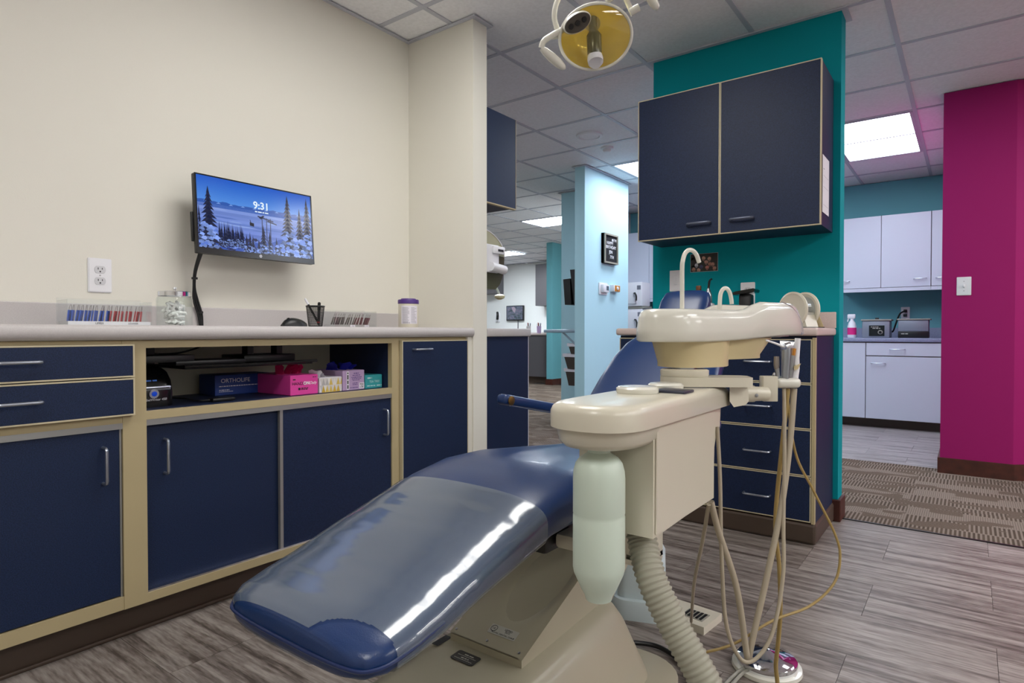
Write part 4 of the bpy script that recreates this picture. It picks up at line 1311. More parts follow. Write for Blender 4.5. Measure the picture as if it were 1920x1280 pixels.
# ------------------------------------------------------------------ dental chair
CX = -0.875
st = [  # y, top z, thickness, half width of the leg rest and seat pad
    (0.562, 0.434, 0.030, 0.125), (0.566, 0.441, 0.045, 0.160), (0.577, 0.447, 0.054, 0.185), (0.602, 0.456, 0.062, 0.202), (0.65, 0.469, 0.068, 0.208),
    (0.71, 0.485, 0.074, 0.209), (0.81, 0.518, 0.083, 0.210), (0.93, 0.553, 0.095, 0.212), (1.03, 0.584, 0.106, 0.215), (1.14, 0.602, 0.118, 0.219),
    (1.26, 0.600, 0.125, 0.225), (1.46, 0.578, 0.125, 0.234), (1.65, 0.556, 0.118, 0.238), (1.78, 0.545, 0.10, 0.236), (1.82, 0.535, 0.075, 0.225)]
def pad_ring(y, zt, th, hw, off=0.0, n=44):
    pts = []
    zc, hh = zt - th / 2, th / 2 + off
    for k in range(n):
        a = 2 * math.pi * k / n
        c, s = math.cos(a), math.sin(a)
        e = 2 / 3.4
        x = (hw + off) * math.copysign(abs(c) ** e, c)
        z = hh * math.copysign(abs(s) ** e, s)
        if s > 0:
            z += 0.006 * (1 - (x / hw) ** 2)
        pts.append((CX + x, y, zc + z))
    return pts
def fine(st, m=3):
    out = []
    for a, b in zip(st[:-1], st[1:]):
        for k in range(m):
            f = k / m
            out.append(tuple(p + (q - p) * f for p, q in zip(a, b)))
    return out + [st[-1]]
ch = thing('dental_chair', 'blue vinyl dental chair with reclined back and plastic covered leg rest', 'dental chair', (CX, 1.05, 0))
seat = obj('seat_and_leg_rest', MB().loft([pad_ring(*s) for s in fine(st)]), 'vinyl', ch, smooth=60)
# clear sleeve over the leg rest, open at one front corner
sl = [s for s in fine(st, 18) if 0.5665 <= s[0] <= 1.0]
n = 44
n = 240
rings = [pad_ring(*s, off=0.0035, n=n) for s in sl]
vs = [p for r in rings for p in r]
fs = []
for i in range(len(rings) - 1):
    for j in range(n):
        q = (i * n + j, i * n + (j + 1) % n, (i + 1) * n + (j + 1) % n, (i + 1) * n + j)
        cx_ = sum(vs[k][0] for k in q) / 4
        cy_ = sum(vs[k][1] for k in q) / 4
        cz_ = sum(vs[k][2] for k in q) / 4
        dd = math.hypot(cx_ - (CX + 0.17), (cy_ - 0.555) * 1.9)
        if dd < 0.115:
            continue
        fs.append(q)
obj('plastic_sleeve', MB().add(vs, fs), 'sleeve', seat, smooth=60)
pp = []
for s in reversed(st[1:6]):
    pp.append((CX - s[3] - 0.0005, s[0] - 0.001, s[1] - s[2] * 0.50))
pp.append((CX - 0.10, 0.5610, 0.4165))
pp.append((CX, 0.5605, 0.4155))
pp.append((CX + 0.10, 0.5610, 0.4165))
for s in st[1:6]:
    pp.append((CX + s[3] + 0.0005, s[0] - 0.001, s[1] - s[2] * 0.50))
obj('piping', MB().tube(bez(pp, 60), 0.0035, 8), 'vinyld', seat)
# backrest and headrest
def back_rings(P0, P1, prof, th0):
    P0, P1 = Vector(P0), Vector(P1)
    d = (P1 - P0).normalized()
    nrm = Vector((0, -d.z, d.y))
    rings = []
    for f, hw, th in prof:
        c = P0 + (P1 - P0) * f
        pts = []
        for k in range(36):
            a = 2 * math.pi * k / 36
            cc, ss = math.cos(a), math.sin(a)
            e = 2 / 3.6
            pts.append(c + Vector((hw * math.copysign(abs(cc) ** e, cc), 0, 0)) + nrm * (th * th0 * math.copysign(abs(ss) ** e, ss)))
        rings.append(pts)
    return rings
bp = [(0.0, .17, .5), (.03, .20, .8), (.12, .213, 1), (.3, .217, 1), (.55, .216, 1), (.75, .205, 1), (.88, .185, .95), (.96, .155, .8), (1.0, .11, .45)]
bk = obj('backrest', MB().loft(back_rings((CX, 1.735, 0.505), (CX, 2.215, 0.895), bp, 0.045)), 'vinyl', ch, smooth=60)
hp = [(0.0, .07, .5), (.06, .090, .85), (.3, .097, 1), (.7, .097, 1), (.92, .088, .85), (1.0, .065, .45)]
obj('headrest', MB().loft(back_rings((CX - .005, 2.215, 0.915), (CX - .005, 2.325, 1.062), hp, 0.033)), 'vinyl', ch, smooth=60)
obj('headrest_post', MB().tube([(CX, 2.18, 0.80), (CX, 2.27, 0.93)], 0.014, 12), 'chrome', ch)
for s in (-1, 1):
    x = CX + s * 0.255
    q = fr((x, 1.455, 0.708), (0, 0.395, -0.078), (0, 0.078, 0.395))
    a = obj('armrest', B(0, 0.42, -0.016, 0.016, -0.021, 0.021, bev=0.012, seg=4, mtx=q), 'vinyl', ch)
    obj('pivot_cap', MB().lathe([(0.014, 0), (0.014, 0.004), (0.009, 0.006), (0.0, 0.006)], mtx=fr((x + .021, 1.478, 0.702), (0, 1, 0), (0, 0, 1)), n=20), mat('aged_brass', (120, 92, 44), .4, metal=.7), a)
    obj('edge_trim', MB().tube([(x + .019, 1.475, 0.687), (x + .019, 1.84, 0.614)], 0.0022, 6), 'steel', a)
    obj('armrest_bracket', MB().tube([(x, 1.855, 0.628), (CX + s * .21, 1.87, 0.60)], 0.013, 12), 'black', ch)
# structure under the pad
obj('seat_frame', B(CX - 0.13, CX + 0.13, 1.12, 1.85, 0.415, 0.482, bev=0.01), 'black', ch)
obj('back_frame', B(-0.10, 0.10, 0, 0.5, -0.080, -0.050, bev=0.008, mtx=fr((CX, 1.74, 0.50), (1, 0, 0), (0, .776, .63))), 'black', ch)
def trap(z, x0, x1, y0, y1, r, tilt=0.0):
    return [(a + (x0 + x1) / 2, b + (y0 + y1) / 2, z + tilt * (b + (y0 + y1) / 2 - 1.1)) for a, b in rrect(x1 - x0, y1 - y0, r, n=7)]
obj('floor_plate', MB().loft([trap(0.0, -1.15, -0.585, 0.46, 1.585, .12), trap(0.016, -1.15, -0.585, 0.46, 1.585, .12), trap(0.020, -1.145, -0.59, 0.465, 1.58, .115)]), 'basegreen', ch)
bs = obj('base_casting', MB().loft([trap(0.02, -1.115, -0.652, 0.52, 1.53, .10), trap(0.05, -1.105, -0.662, 0.53, 1.522, .10), trap(0.135, -1.050, -0.715, 0.56, 1.505, .085, .04), trap(0.160, -1.030, -0.738, 0.575, 1.495, .075, .045), trap(0.172, -1.010, -0.760, 0.595, 1.475, .06, .05), trap(0.175, -0.990, -0.785, 0.62, 1.45, .045, .05)]), 'basegreen', ch, smooth=50)
arm = [(1.075, .165), (1.075, .190), (1.60, .405), (1.76, .440), (1.78, .41), (1.72, .33), (1.48, .165)]
la = obj('lift_arm', MB().loft([[(x, y, z) for y, z in arm] for x in (-0.988, -0.778)]), 'basegreen', ch, smooth=0)
# dished cover plate on the arm
U = fr((-0.883, 1.075, 0.191), (1, 0, 0), (0, .525, .215))
gx, gy, Lc = 18, 26, 0.56
vs, fs = [], []
for j in range(gy + 1):
    for i in range(gx + 1):
        x, y = -0.105 + 0.21 * i / gx, Lc * j / gy
        e = ((x - .018) / .072) ** 2 + ((y - .24) / .17) ** 2
        vs.append(U @ Vector((x, y, 0.004 - 0.016 * max(0, 1 - e) ** 0.7 if e < 1 else 0.004)))
for j in range(gy):
    for i in range(gx):
        a = j * (gx + 1) + i
        fs.append((a, a + 1, a + gx + 2, a + gx + 1))
cp = obj('cover_plate', MB().add(vs, fs), 'basegreen', la, smooth=60)
for x, y in ((-.094, .012), (0.0, .012), (.092, .012)):
    obj('screw', MB().lathe([(0.0032, 0.004), (0.0032, 0.006), (0, 0.0066)], mtx=U @ Matrix.Translation((x, y, 0)), n=10), 'steel', la)
LB = U @ Matrix.Translation((.022, .047, .0045))
ul = obj('listing_label', MB().prism(rrect(.078, .026, .002, 2), LB, 0.0005), 'silverlabel', la, smooth=0)
text('lettering', 'LISTED\n7572', 0.0072, LB @ Matrix.Translation((.012, .0035, .0007)), 'ink', ul, ext=0.0001, sp=.85)
text('lettering', 'ROYAL DENTAL CHAIR', 0.0062, LB @ Matrix.Translation((.005, -.0085, .0007)), 'ink', ul, ext=0.0001)
text('lettering', 'UL', 0.0078, LB @ Matrix.Translation((-.0275, .002, .0007)), 'ink', ul, ext=0.0001)
obj('printed_ring', MB().tube([LB @ Vector((-.0275 + .0082 * math.cos(2 * math.pi * k / 24), .002 + .0082 * math.sin(2 * math.pi * k / 24), .0006)) for k in range(24)], 0.0006, 5, closed=True), 'ink', ul)
DB = fr((-0.905, 1.035, 0.1735), (1, 0, 0), (0, 1, .05))
dl = obj('rating_plate', MB().prism(rrect(.066, .036, .006, 3), DB, 0.0008), 'black', bs, smooth=0)
lines('fine_print', DB @ Matrix.Translation((0, 0, .0009)), [(-.01, .016, .009, .003), (-.025, .026, .003, .0016), (-.01, .012, -.004, .003), (-.025, .026, -.010, .0016)], 'silverlabel', dl)
obj('slot_gap', B(-1.012, -0.992, 1.035, 1.085, .1735, .1745, bev=.0004), 'ink', bs, smooth=0)

# ------------------------------------------------------------------ side delivery box with water bottle
u = thing('delivery_box', 'cream delivery box with rounded lid beside the dental chair', 'dental unit', (-0.505, 1.15, 0.553))
def lidring(s, z, y0=0.850, y1=1.372, x0=-0.592, x1=-0.420):
    cx, hw = (x0 + x1) / 2, (x1 - x0) / 2 - s
    r = hw
    pts = [(cx + hw, y1 - s - 0.012), (cx + hw - 0.012, y1 - s), (cx - hw + 0.012, y1 - s), (cx - hw, y1 - s - 0.012)]
    k = 20
    for i in range(k + 1):
        a = math.pi + math.pi * i / k
        e = 2 / 2.5
        c, q = math.cos(a), math.sin(a)
        pts.append((cx + r * math.copysign(abs(c) ** e, c), y0 + s + 0.10 + 0.10 * math.copysign(abs(q) ** e, q)))
    return [(a, b, z) for a, b in pts]
obj('lid', MB().loft([lidring(.0, .7495), lidring(0, .776), lidring(.003, .784), lidring(.009, .789), lidring(.018, .791)]), 'cream', u, smooth=50)
obj('nose_housing', MB().loft([lidring(.036, .714, y1=1.02), lidring(.020, .717, y1=1.02), lidring(.012, .726, y1=1.02), lidring(.008, .7495, y1=1.02)]), 'cream', u, smooth=50)
sidep = [(.985, .553), (1.285, .560), (1.295, .59), (1.300, .665), (1.312, .690), (1.335, .705), (1.340, .7495), (.985, .7495)]
obj('box_body', MB().loft([[(x, y, z) for y, z in sidep] for x in (-0.580, -0.4335)]), 'cream', u, smooth=0)
obj('side_panel', B(-0.4335, -0.430, 0.992, 1.288, 0.5585, 0.748, bev=.001, seg=1), 'cream', u, smooth=0)
for px, py, r in ((-0.520, 1.105, .041), (-0.508, 1.215, .036)):
    obj('round_cap', MB().lathe([(r - .002, .790), (r, .793), (r, .800), (r - .004, .8035), (r - .016, .8045), (0, .803)], (px, py, 0), n=36), 'creamw', u)
obj('dark_inlay', B(-0.50, -0.435, 1.13, 1.185, 0.790, 0.7965, bev=.003), mat('dark_navy_plastic', (34, 38, 58), .35), u)
obj('support_post', B(-0.575, -0.515, 1.15, 1.23, 0.43, 0.556, bev=.01), 'cream', u)
obj('support_arm', B(-0.742, -0.515, 1.15, 1.23, 0.425, 0.46, bev=.01), 'cream', u)
bt = (-0.506, 0.925)
bo = obj('water_bottle', MB().lathe([(0.0, .452), (.022, .452), (.024, .460), (.030, .470), (.0425, .498), (.0445, .508), (.0445, .596), (.0436, .599), (.0445, .602), (.0445, .660), (.0435, .673), (.0400, .686), (.0335, .695), (.024, .701), (.019, .705), (.019, .722)], (bt[0], bt[1], 0), n=40), 'bottle', u, smooth=40)
bo['label'] = 'milky white hanging water bottle'
# corrugated hose from the box to the floor
pts = bez([(-0.482, 1.035, 0.565), (-0.474, 1.030, 0.53), (-0.4433, 1.0025, 0.4761), (-0.4010, 0.9954, 0.4108), (-0.3458, 0.9915, 0.3351), (-0.285, 1.0, 0.22), (-0.22, 1.05, 0.09), (-0.16, 1.15, 0.032), (-0.05, 1.35, 0.032)], 320)
rr = []
acc = 0.0
for k, p in enumerate(pts):
    if k:
        acc += (p - pts[k - 1]).length
    rr.append(0.0245 + 0.0022 * math.cos(acc / 0.0095 * 2 * math.pi))
t = thing('corrugated_hose', 'thick ribbed cream hose running from the delivery box to the floor', 'hose', (-0.05, 1.35, 0))
dense = []
drr = []
acc = 0.0
for k in range(len(pts) - 1):
    a, b = pts[k], pts[k + 1]
    L_ = (b - a).length
    m_ = max(1, int(L_ / 0.0016))
    for q in range(m_):
        p = a + (b - a) * (q / m_)
        s = acc + L_ * q / m_
        dense.append(p)
        drr.append(0.0262 + 0.0016 * math.cos(s / 0.0092 * 2 * math.pi))
    acc += L_
obj('ribbed_sleeve', MB().tube(dense, drr, 24), 'hose', t, smooth=80)
obj('hose_collar', MB().tube([(-0.483, 1.036, 0.578), (-0.478, 1.032, 0.545)], 0.030, 24), 'cream', t)

# ------------------------------------------------------------------ cuspidor on its swivel
c = thing('cuspidor', 'ivory cuspidor bowl with two curved water spouts on a swivel', 'cuspidor', (-0.505, 1.31, 0.80))
plan = [(-0.6071, 1.2944, 0.9100), (-0.5936, 1.2546, 0.9100), (-0.5688, 1.2207, 0.9100), (-0.5377, 1.2115, 0.9100), (-0.5040, 1.2242, 0.9100), (-0.4775, 1.2452, 0.9100), (-0.4612, 1.2724, 0.9100), (-0.4481, 1.3072, 0.9100), (-0.4175, 1.3925, 0.9100), (-0.3788, 1.5089, 0.9100), (-0.3518, 1.5979, 0.9100), (-0.3410, 1.6622, 0.9100), (-0.3432, 1.7229, 0.9100), (-0.3609, 1.7722, 0.9100), (-0.3908, 1.7998, 0.9100), (-0.4357, 1.7912, 0.9100), (-0.4890, 1.7263, 0.9100), (-0.5391, 1.6138, 0.9100), (-0.5823, 1.5003, 0.9100), (-0.6118, 1.4033, 0.9100), (-0.6175, 1.3428, 0.9100)]
plan = [(p[0], p[1]) for p in plan]
P2 = bez([(a, b, 0) for a, b in plan + [plan[0]]], 84)[:-1]
cxp = sum(p.x for p in P2) / len(P2)
cyp = sum(p.y for p in P2) / len(P2)
ax = (Vector((plan[12][0], plan[12][1], 0)) - Vector((plan[1][0], plan[1][1], 0)))
a_len = ax.length
ax.normalize()
def su(p):
    return (p - Vector((plan[1][0], plan[1][1], 0))).dot(ax) / a_len
def sm(a, b, x):
    x = max(0.0, min(1.0, (x - a) / (b - a)))
    return x * x * (3 - 2 * x)
def sring(inset, z, kind):
    out = []
    for i, p in enumerate(P2):
        q = P2[(i + 1) % len(P2)] - P2[i - 1]
        nn = Vector((q.y, -q.x, 0)).normalized()
        w = p - nn * inset
        f = su(p)
        lift = 0.022 * sm(0.46, 0.62, f)
        drop = 0.030 * sm(0.84, 1.0, f) ** 1.5
        zz = z
        if kind == 'top':
            zz = z + lift - drop
        elif kind == 'basin':
            zz = z - 0.058 * sm(0.42, 0.55, f) + lift * .3
        elif kind == 'bottom':
            zz = z + 0.014 * sm(0.2, 0.9, f)
        out.append((w.x, w.y, zz))
    return out
shell = MB().loft([sring(.014, .8885, 'bottom'), sring(.004, .8885, 'bottom'), sring(0, .893, 'bottom'), sring(.001, .915, 'top'), sring(.004, .940, 'top'), sring(.008, .952, 'top'), sring(.014, .958, 'top'), sring(.022, .9595, 'top'), sring(.030, .957, 'top'), sring(.036, .950, 'basin'), sring(.055, .947, 'basin')])
shl = obj('shell', shell, 'creamw', c, smooth=60)
obj('end_seam', MB().tube([Vector(p) for p in bez([(-0.3633, 1.5719, 0.9820), (-0.3484, 1.6140, 0.9688), (-0.3397, 1.6550, 0.9419), (-0.3377, 1.6707, 0.9033)], 14)], 0.0013, 6), 'chrome', shl)
def outl(pts, z):
    return [(p[0], p[1], z) for p in bez([(a[0], a[1], 0) for a in pts + [pts[0]]], len(pts) * 5)[:-1]]
o1 = [(-0.5827, 1.3127, 0.9100), (-0.5429, 1.2738, 0.9100), (-0.4998, 1.2723, 0.9100), (-0.4676, 1.2964, 0.9100), (-0.4466, 1.3370, 0.9100), (-0.4325, 1.3876, 0.9100), (-0.4640, 1.4889, 0.9100), (-0.5217, 1.4833, 0.9100), (-0.5831, 1.3999, 0.9100)]
o2 = [(-0.5719, 1.3208, 0.9100), (-0.5393, 1.2889, 0.9100), (-0.4989, 1.2854, 0.9100), (-0.4704, 1.3043, 0.9100), (-0.4505, 1.3416, 0.9100), (-0.4382, 1.3908, 0.9100), (-0.4649, 1.4757, 0.9100), (-0.5182, 1.4734, 0.9100), (-0.5709, 1.3964, 0.9100)]
obj('drain_housing', MB().loft([outl(o2, .832), outl(o2, .842), outl(o1, .890)]), 'creamy', c, smooth=50)
o3 = [(-0.4433, 1.3920, 0.9100), (-0.4116, 1.4532, 0.9100), (-0.3862, 1.5284, 0.9100), (-0.3975, 1.6136, 0.9100), (-0.4364, 1.6345, 0.9100), (-0.4830, 1.5497, 0.9100)]
o4 = [(-0.4465, 1.4021, 0.9100), (-0.4225, 1.4575, 0.9100), (-0.4058, 1.5200, 0.9100), (-0.4128, 1.5647, 0.9100), (-0.4442, 1.5912, 0.9100), (-0.4735, 1.5193, 0.9100)]
obj('trap_housing', MB().loft([outl(o4, .847), outl(o4, .856), outl(o3, .896)]), 'creamy', c, smooth=50)
sx, sy = -0.505, 1.312
obj('swivel_post', MB().lathe([(.026, .815), (.026, .840)], (sx, sy, 0), n=24), 'steel', c)
obj('swivel_disc', MB().lathe([(.050, .8125), (.052, .815), (.052, .826), (.048, .8285), (0, .8285)], (sx, sy, 0), n=36), 'cream', c)
def spout(name, base, pts, r):
    s = obj(name, MB().tube(bez(pts, 40), r, 14), 'creamw', c, smooth=70)
    obj('spout_base', MB().lathe([(r * 2.6, 0), (r * 2.6, .004), (r * 1.8, .008), (r * 1.2, .009)], base, n=20), 'creamw', s)
b0 = (-0.5351, 1.3745, 0.9719)
bz0 = 0.953
spout('cup_filler_spout', (b0[0], b0[1], bz0), [(b0[0], b0[1], bz0 + .004), (-0.5354, 1.3750, 1.0115), (-0.5359, 1.3756, 1.0548), (-0.5350, 1.3765, 1.0734), (-0.5331, 1.3846, 1.0913), (-0.5281, 1.3948, 1.1007), (-0.5219, 1.4056, 1.1001), (-0.5166, 1.4157, 1.0907), (-0.5132, 1.4241, 1.0737)], 0.0052)
b1 = (-0.4919, 1.5068, 0.9754)
spout('bowl_rinse_spout', (b1[0], b1[1], bz0), [(b1[0], b1[1], bz0 + .002), (-0.4910, 1.5078, 0.9910), (-0.4891, 1.5095, 1.0067), (-0.4839, 1.5136, 1.0159), (-0.4792, 1.5233, 1.0162), (-0.4755, 1.5322, 1.0074), (-0.4737, 1.5395, 0.9919), (-0.4725, 1.5401, 0.9787)], 0.0050)

# ------------------------------------------------------------------ instrument arm under the cuspidor
t = thing('swivel_instrument_stand', 'cream swivel arm carrying the instrument holder bar', 'instrument arm', (-0.505, 1.312, 0.7915))
W0 = fr((sx, sy, 0.7915), (0.118, 0.062, 0), (0, 1, 0))
pl = [(0.052 * math.cos(a), 0.052 * math.sin(a)) for a in [R(90 + 180 * k / 14) for k in range(15)]] + [(.125, -.040), (.138, -.030), (.138, .030), (.125, .040)]
obj('arm_plate', MB().prism(pl, W0 @ Matrix.Translation((0, 0, .001)), .020), 'cream', t, smooth=50)
obj('joint_body', MB().loft([[(-0.4122, 1.3318, 0.7931), (-0.3868, 1.3759, 0.8006), (-0.4057, 1.4429, 0.7953), (-0.4388, 1.4179, 0.7855)], [(-0.4119, 1.3314, 0.7610), (-0.3846, 1.3768, 0.7587), (-0.4033, 1.4438, 0.7513), (-0.4385, 1.4175, 0.7513)], [(-0.4059, 1.3418, 0.7477), (-0.3901, 1.3725, 0.7505), (-0.4062, 1.4290, 0.7440), (-0.4275, 1.4130, 0.7391)]]), 'cream', t, smooth=30)
obj('pivot_barrel', MB().tube([(-0.4000, 1.3905, 0.7730), (-0.3843, 1.4084, 0.7725), (-0.3834, 1.4091, 0.7725), (-0.3627, 1.4346, 0.7716)], [.0185, .0185, .0165, .0155], 20), 'cream', t)
obj('pivot_screw', MB().lathe([(.004, 0), (.004, .002), (0, .003)], mtx=fr((-0.3736, 1.3940, 0.7708), (.8, .6, 0), (0, 0, 1)), n=12), 'steel', t)
hb = (-0.3609, 1.4449, 0.7829)
obj('clamp_block', B(-.016, .016, -.028, .028, -.014, .014, bev=.0015, mtx=fr(hb, (.83, .55, 0), (0, 0, 1))), 'cream', t)
obj('clamp_bolt', MB().lathe([(.007, 0), (.007, .004), (.004, .006), (0, .006)], mtx=fr((-0.3602, 1.4290, 0.7758), (.83, .55, 0), (0, 0, 1)), n=16), 'steel', t)
hA, hB_ = (-0.3501, 1.4657, 0.7941), (-0.3106, 1.5015, 0.7937)
W1 = fr(hA, (hB_[0] - hA[0], hB_[1] - hA[1], 0), (0, 0, 1))
obj('holder_bar', B(-.002, .058, -.0115, .0115, -.075, .010, bev=.010, seg=4, mtx=W1), 'creamw', t)
# instruments in the holder
def inst(name, label, cat, base):
    return thing(name, label, cat, base, 'instruments in the holder bar')
q = inst('saliva_ejector_valve', 'small grey metal valve at the left of the holder bar', 'valve', (-0.3492, 1.4666, 0.8061))
obj('valve_body', MB().tube([(-0.3480, 1.4712, 0.8011), (-0.3492, 1.4708, 0.8277)], .0055, 12), 'steel', q)
obj('valve_head', MB().tube([(-0.3501, 1.4700, 0.8253), (-0.3502, 1.4702, 0.8350), (-0.3504, 1.4704, 0.8543)], [.0052, .0068, .0058], 12), mat('dull_nickel', (150, 142, 136), .35, metal=.6), q)
obj('valve_lever', MB().tube([(-0.3519, 1.4586, 0.8161), (-0.3525, 1.4518, 0.8117)], .003, 8), 'steel', q)
q = inst('air_water_syringe', 'air water syringe in a clear sleeve with thin angled nozzle', 'syringe', (-0.3340, 1.4842, 0.8058))
obj('syringe_body', MB().tube([(-0.3349, 1.4835, 0.8009), (-0.3342, 1.4845, 0.8276), (-0.3326, 1.4864, 0.8639), (-0.3317, 1.4873, 0.8736)], [.0085, .009, .0095, .008], 14), 'steel', q)
obj('syringe_head', MB().tube([(-0.3363, 1.4776, 0.8762), (-0.3308, 1.4881, 0.8797), (-0.3251, 1.4985, 0.8735)], [.0075, .0095, .006], 14), 'chrome', q)
obj('nozzle', MB().tube([(-0.3363, 1.4776, 0.8762), (-0.3500, 1.4488, 0.8849), (-0.3617, 1.4277, 0.8910)], [.0030, .0024, .0020], 10), 'plwhite', q)
obj('clear_sleeve', MB().loft([[(-0.3388, 1.4657, 0.8079), (-0.3224, 1.4779, 0.8079), (-0.3285, 1.5058, 0.8059), (-0.3452, 1.4933, 0.8059)], [(-0.3398, 1.4636, 0.8644), (-0.3187, 1.4794, 0.8644), (-0.3256, 1.5116, 0.8634), (-0.3472, 1.4955, 0.8634)], [(-0.3444, 1.4731, 0.8906), (-0.3173, 1.4933, 0.8882), (-0.3187, 1.4998, 0.8881), (-0.3459, 1.4795, 0.8906)]], cap0=False, cap1=False), 'film', q)
q = inst('handpiece', 'slim steel handpiece with an amber collar in the holder bar', 'handpiece', (-0.3243, 1.4915, 0.8058))
obj('handpiece_body', MB().tube([(-0.3276, 1.4914, 0.8008), (-0.3249, 1.4939, 0.8275), (-0.3223, 1.4965, 0.8566)], [.0055, .0062, .0050], 12), 'steel', q)
obj('amber_collar', MB().tube([(-0.3223, 1.4965, 0.8566), (-0.3205, 1.4981, 0.8724)], .0054, 12), 'amber', q)
q = inst('suction_valve', 'tall white suction valve with a lever at the right of the holder bar', 'valve', (-0.3167, 1.5034, 0.8054))
obj('suction_tube', MB().tube([(-0.3200, 1.5033, 0.8004), (-0.3173, 1.5059, 0.8272), (-0.3166, 1.5069, 0.8515), (-0.3141, 1.5096, 0.8954)], [.0082, .0082, .0066, .0062], 14), 'plwhite', q)
obj('valve_lever', MB().loft([[(-0.3185, 1.4901, 0.8303), (-0.3147, 1.4930, 0.8363), (-0.3158, 1.4984, 0.8361), (-0.3196, 1.4954, 0.8300)], [(-0.3158, 1.4882, 0.8232), (-0.3100, 1.4925, 0.8256), (-0.3112, 1.4979, 0.8253), (-0.3169, 1.4936, 0.8229)], [(-0.3121, 1.4912, 0.8353), (-0.3044, 1.4970, 0.8389), (-0.3055, 1.5025, 0.8386), (-0.3132, 1.4966, 0.8350)]]), 'creamy', q)
# tubing
def tubing(label, pts, r, m):
    p0 = pts[0]
    o = obj('instrument_tubing', MB().tube(bez(pts, 90), r, 12), m, None, smooth=80)
    return tag(o, label, 'tubing', 'tubing of the dental unit')
tubing('thick cream suction hose looping from holder bar to delivery box', [(-0.3200, 1.5042, 0.7808), (-0.3248, 1.4882, 0.6579), (-0.3341, 1.4535, 0.5183), (-0.3532, 1.4114, 0.3710), (-0.3696, 1.3782, 0.2606), (-0.3761, 1.3661, 0.2143), (-0.3764, 1.3594, 0.2008), (-0.3788, 1.3517, 0.2161), (-0.3947, 1.3302, 0.3630), (-0.4236, 1.2985, 0.4873), (-0.4336, 1.2799, 0.5524)], .0068, 'tubecream')
tubing('thin cream tubing with a wide low loop under the holder bar', [(-0.3371, 1.4839, 0.7814), (-0.3319, 1.4700, 0.6357), (-0.3275, 1.4453, 0.4855), (-0.3225, 1.4219, 0.3750), (-0.3341, 1.3861, 0.2633), (-0.3594, 1.3536, 0.2111), (-0.3853, 1.3280, 0.2138), (-0.4082, 1.3062, 0.2890), (-0.4176, 1.3019, 0.4295), (-0.4235, 1.3069, 0.5937), (-0.4308, 1.3099, 0.7067)], .0042, 'tubecream')
tubing('olive grey tubing hanging from holder bar down beside the chrome pedal', [(-0.3301, 1.4929, 0.7811), (-0.3417, 1.4878, 0.6439), (-0.3569, 1.4980, 0.4705), (-0.3514, 1.5124, 0.3602), (-0.3508, 1.5231, 0.2472), (-0.3603, 1.5262, 0.1288), (-0.3702, 1.5297, 0.0471), (-0.50, 1.52, 0.02)], .0050, 'tubeyellow')
tubing('thin amber tube swinging wide over the floor on the right', [(-0.3337, 1.4889, 0.7812), (-0.3172, 1.5060, 0.6354), (-0.2851, 1.5406, 0.5449), (-0.2456, 1.5807, 0.4396), (-0.2361, 1.5867, 0.3851), (-0.2457, 1.5659, 0.3298), (-0.2854, 1.5104, 0.2872), (-0.3445, 1.4284, 0.2686), (-0.3996, 1.3490, 0.2352), (-0.4415, 1.3049, 0.2219), (-0.4875, 1.2952, 0.2056), (-0.5236, 1.2937, 0.2366)], .0030, 'tubeyellow')
tubing('straight thin cream tube from the delivery box to the floor pedal', [(-0.4354, 1.2721, 0.5482), (-0.4705, 1.3376, 0.4500), (-0.5526, 1.5102, 0.2776), (-0.6291, 1.6993, 0.1045), (-0.6697, 1.8049, 0.0295)], .0044, 'tubecream')
tubing('black cable lying on the floor beside the chair base', [(-0.80, 1.57, .026), (-0.70, 1.64, .010), (-0.58, 1.56, .010), (-0.50, 1.42, .010), (-0.46, 1.30, .010), (-0.40, 1.1, .010)], .0065, 'black')
tubing('grey cable crossing the floor behind the ribbed hose', [(-0.60, 1.50, .006), (-0.545, 1.44, .006), (-0.53, 1.30, .006), (-0.5, 1.15, .006)], .005, 'tubegray')

# ------------------------------------------------------------------ floor items: chrome foot control, utility post, foot pedal
fc = (-0.432, 1.728)
t = thing('foot_control', 'round chrome foot control disc on the floor', 'foot control', (fc[0], fc[1], 0))
obj('base_ring', MB().lathe([(.088, 0), (.090, .004), (.088, .012), (.075, .014)], (fc[0], fc[1], 0), n=44), 'creamw', t)
obj('chrome_dome', MB().lathe([(.076, .012), (.078, .022), (.077, .030), (.070, .036), (.045, .041), (.018, .050), (.008, .054), (0, .055)], (fc[0], fc[1], 0), n=44), 'chrome', t)
for k in range(2):
    obj('control_cord', MB().tube(bez([(fc[0] - .04 + k * .012, fc[1] - .066, .016), (fc[0] - .055 + k * .012, fc[1] - .10, .008), (fc[0] - .06 + k * .014, fc[1] - .22, .006), (fc[0] - .02, fc[1] - .5, .006)], 14), .0045, 8), 'tubegray', t)
up = (-0.850, 1.845)
t = thing('utility_post', 'pale plastic utility post standing behind the ribbed hose', 'utility box', (up[0], up[1], 0))
Wp = Matrix.Translation((up[0], up[1], 0)) @ Matrix.Rotation(R(20), 4, 'Z')
def pr(w, d, r, z):
    return [Wp @ Vector((a, b, z)) for a, b in rrect(w, d, r, 6)]
obj('post_foot', MB().loft([pr(.20, .17, .06, 0), pr(.20, .17, .06, .045), pr(.19, .16, .06, .06)]), 'paleplastic', t)
obj('post_body', MB().loft([pr(.15, .12, .03, .06), pr(.145, .115, .03, .20), pr(.11, .09, .03, .235), pr(.10, .08, .03, .36)]), 'paleplastic', t)
obj('port', MB().lathe([(.010, 0), (.010, .006), (.006, .007), (0, .004)], mtx=fr(Wp @ Vector((.03, -.0605, .105)), Wp.to_3x3() @ Vector((1, 0, 0)), (0, 0, 1)), n=16), 'black', t)
fp = (-0.6925, 1.8751, 0.0216)
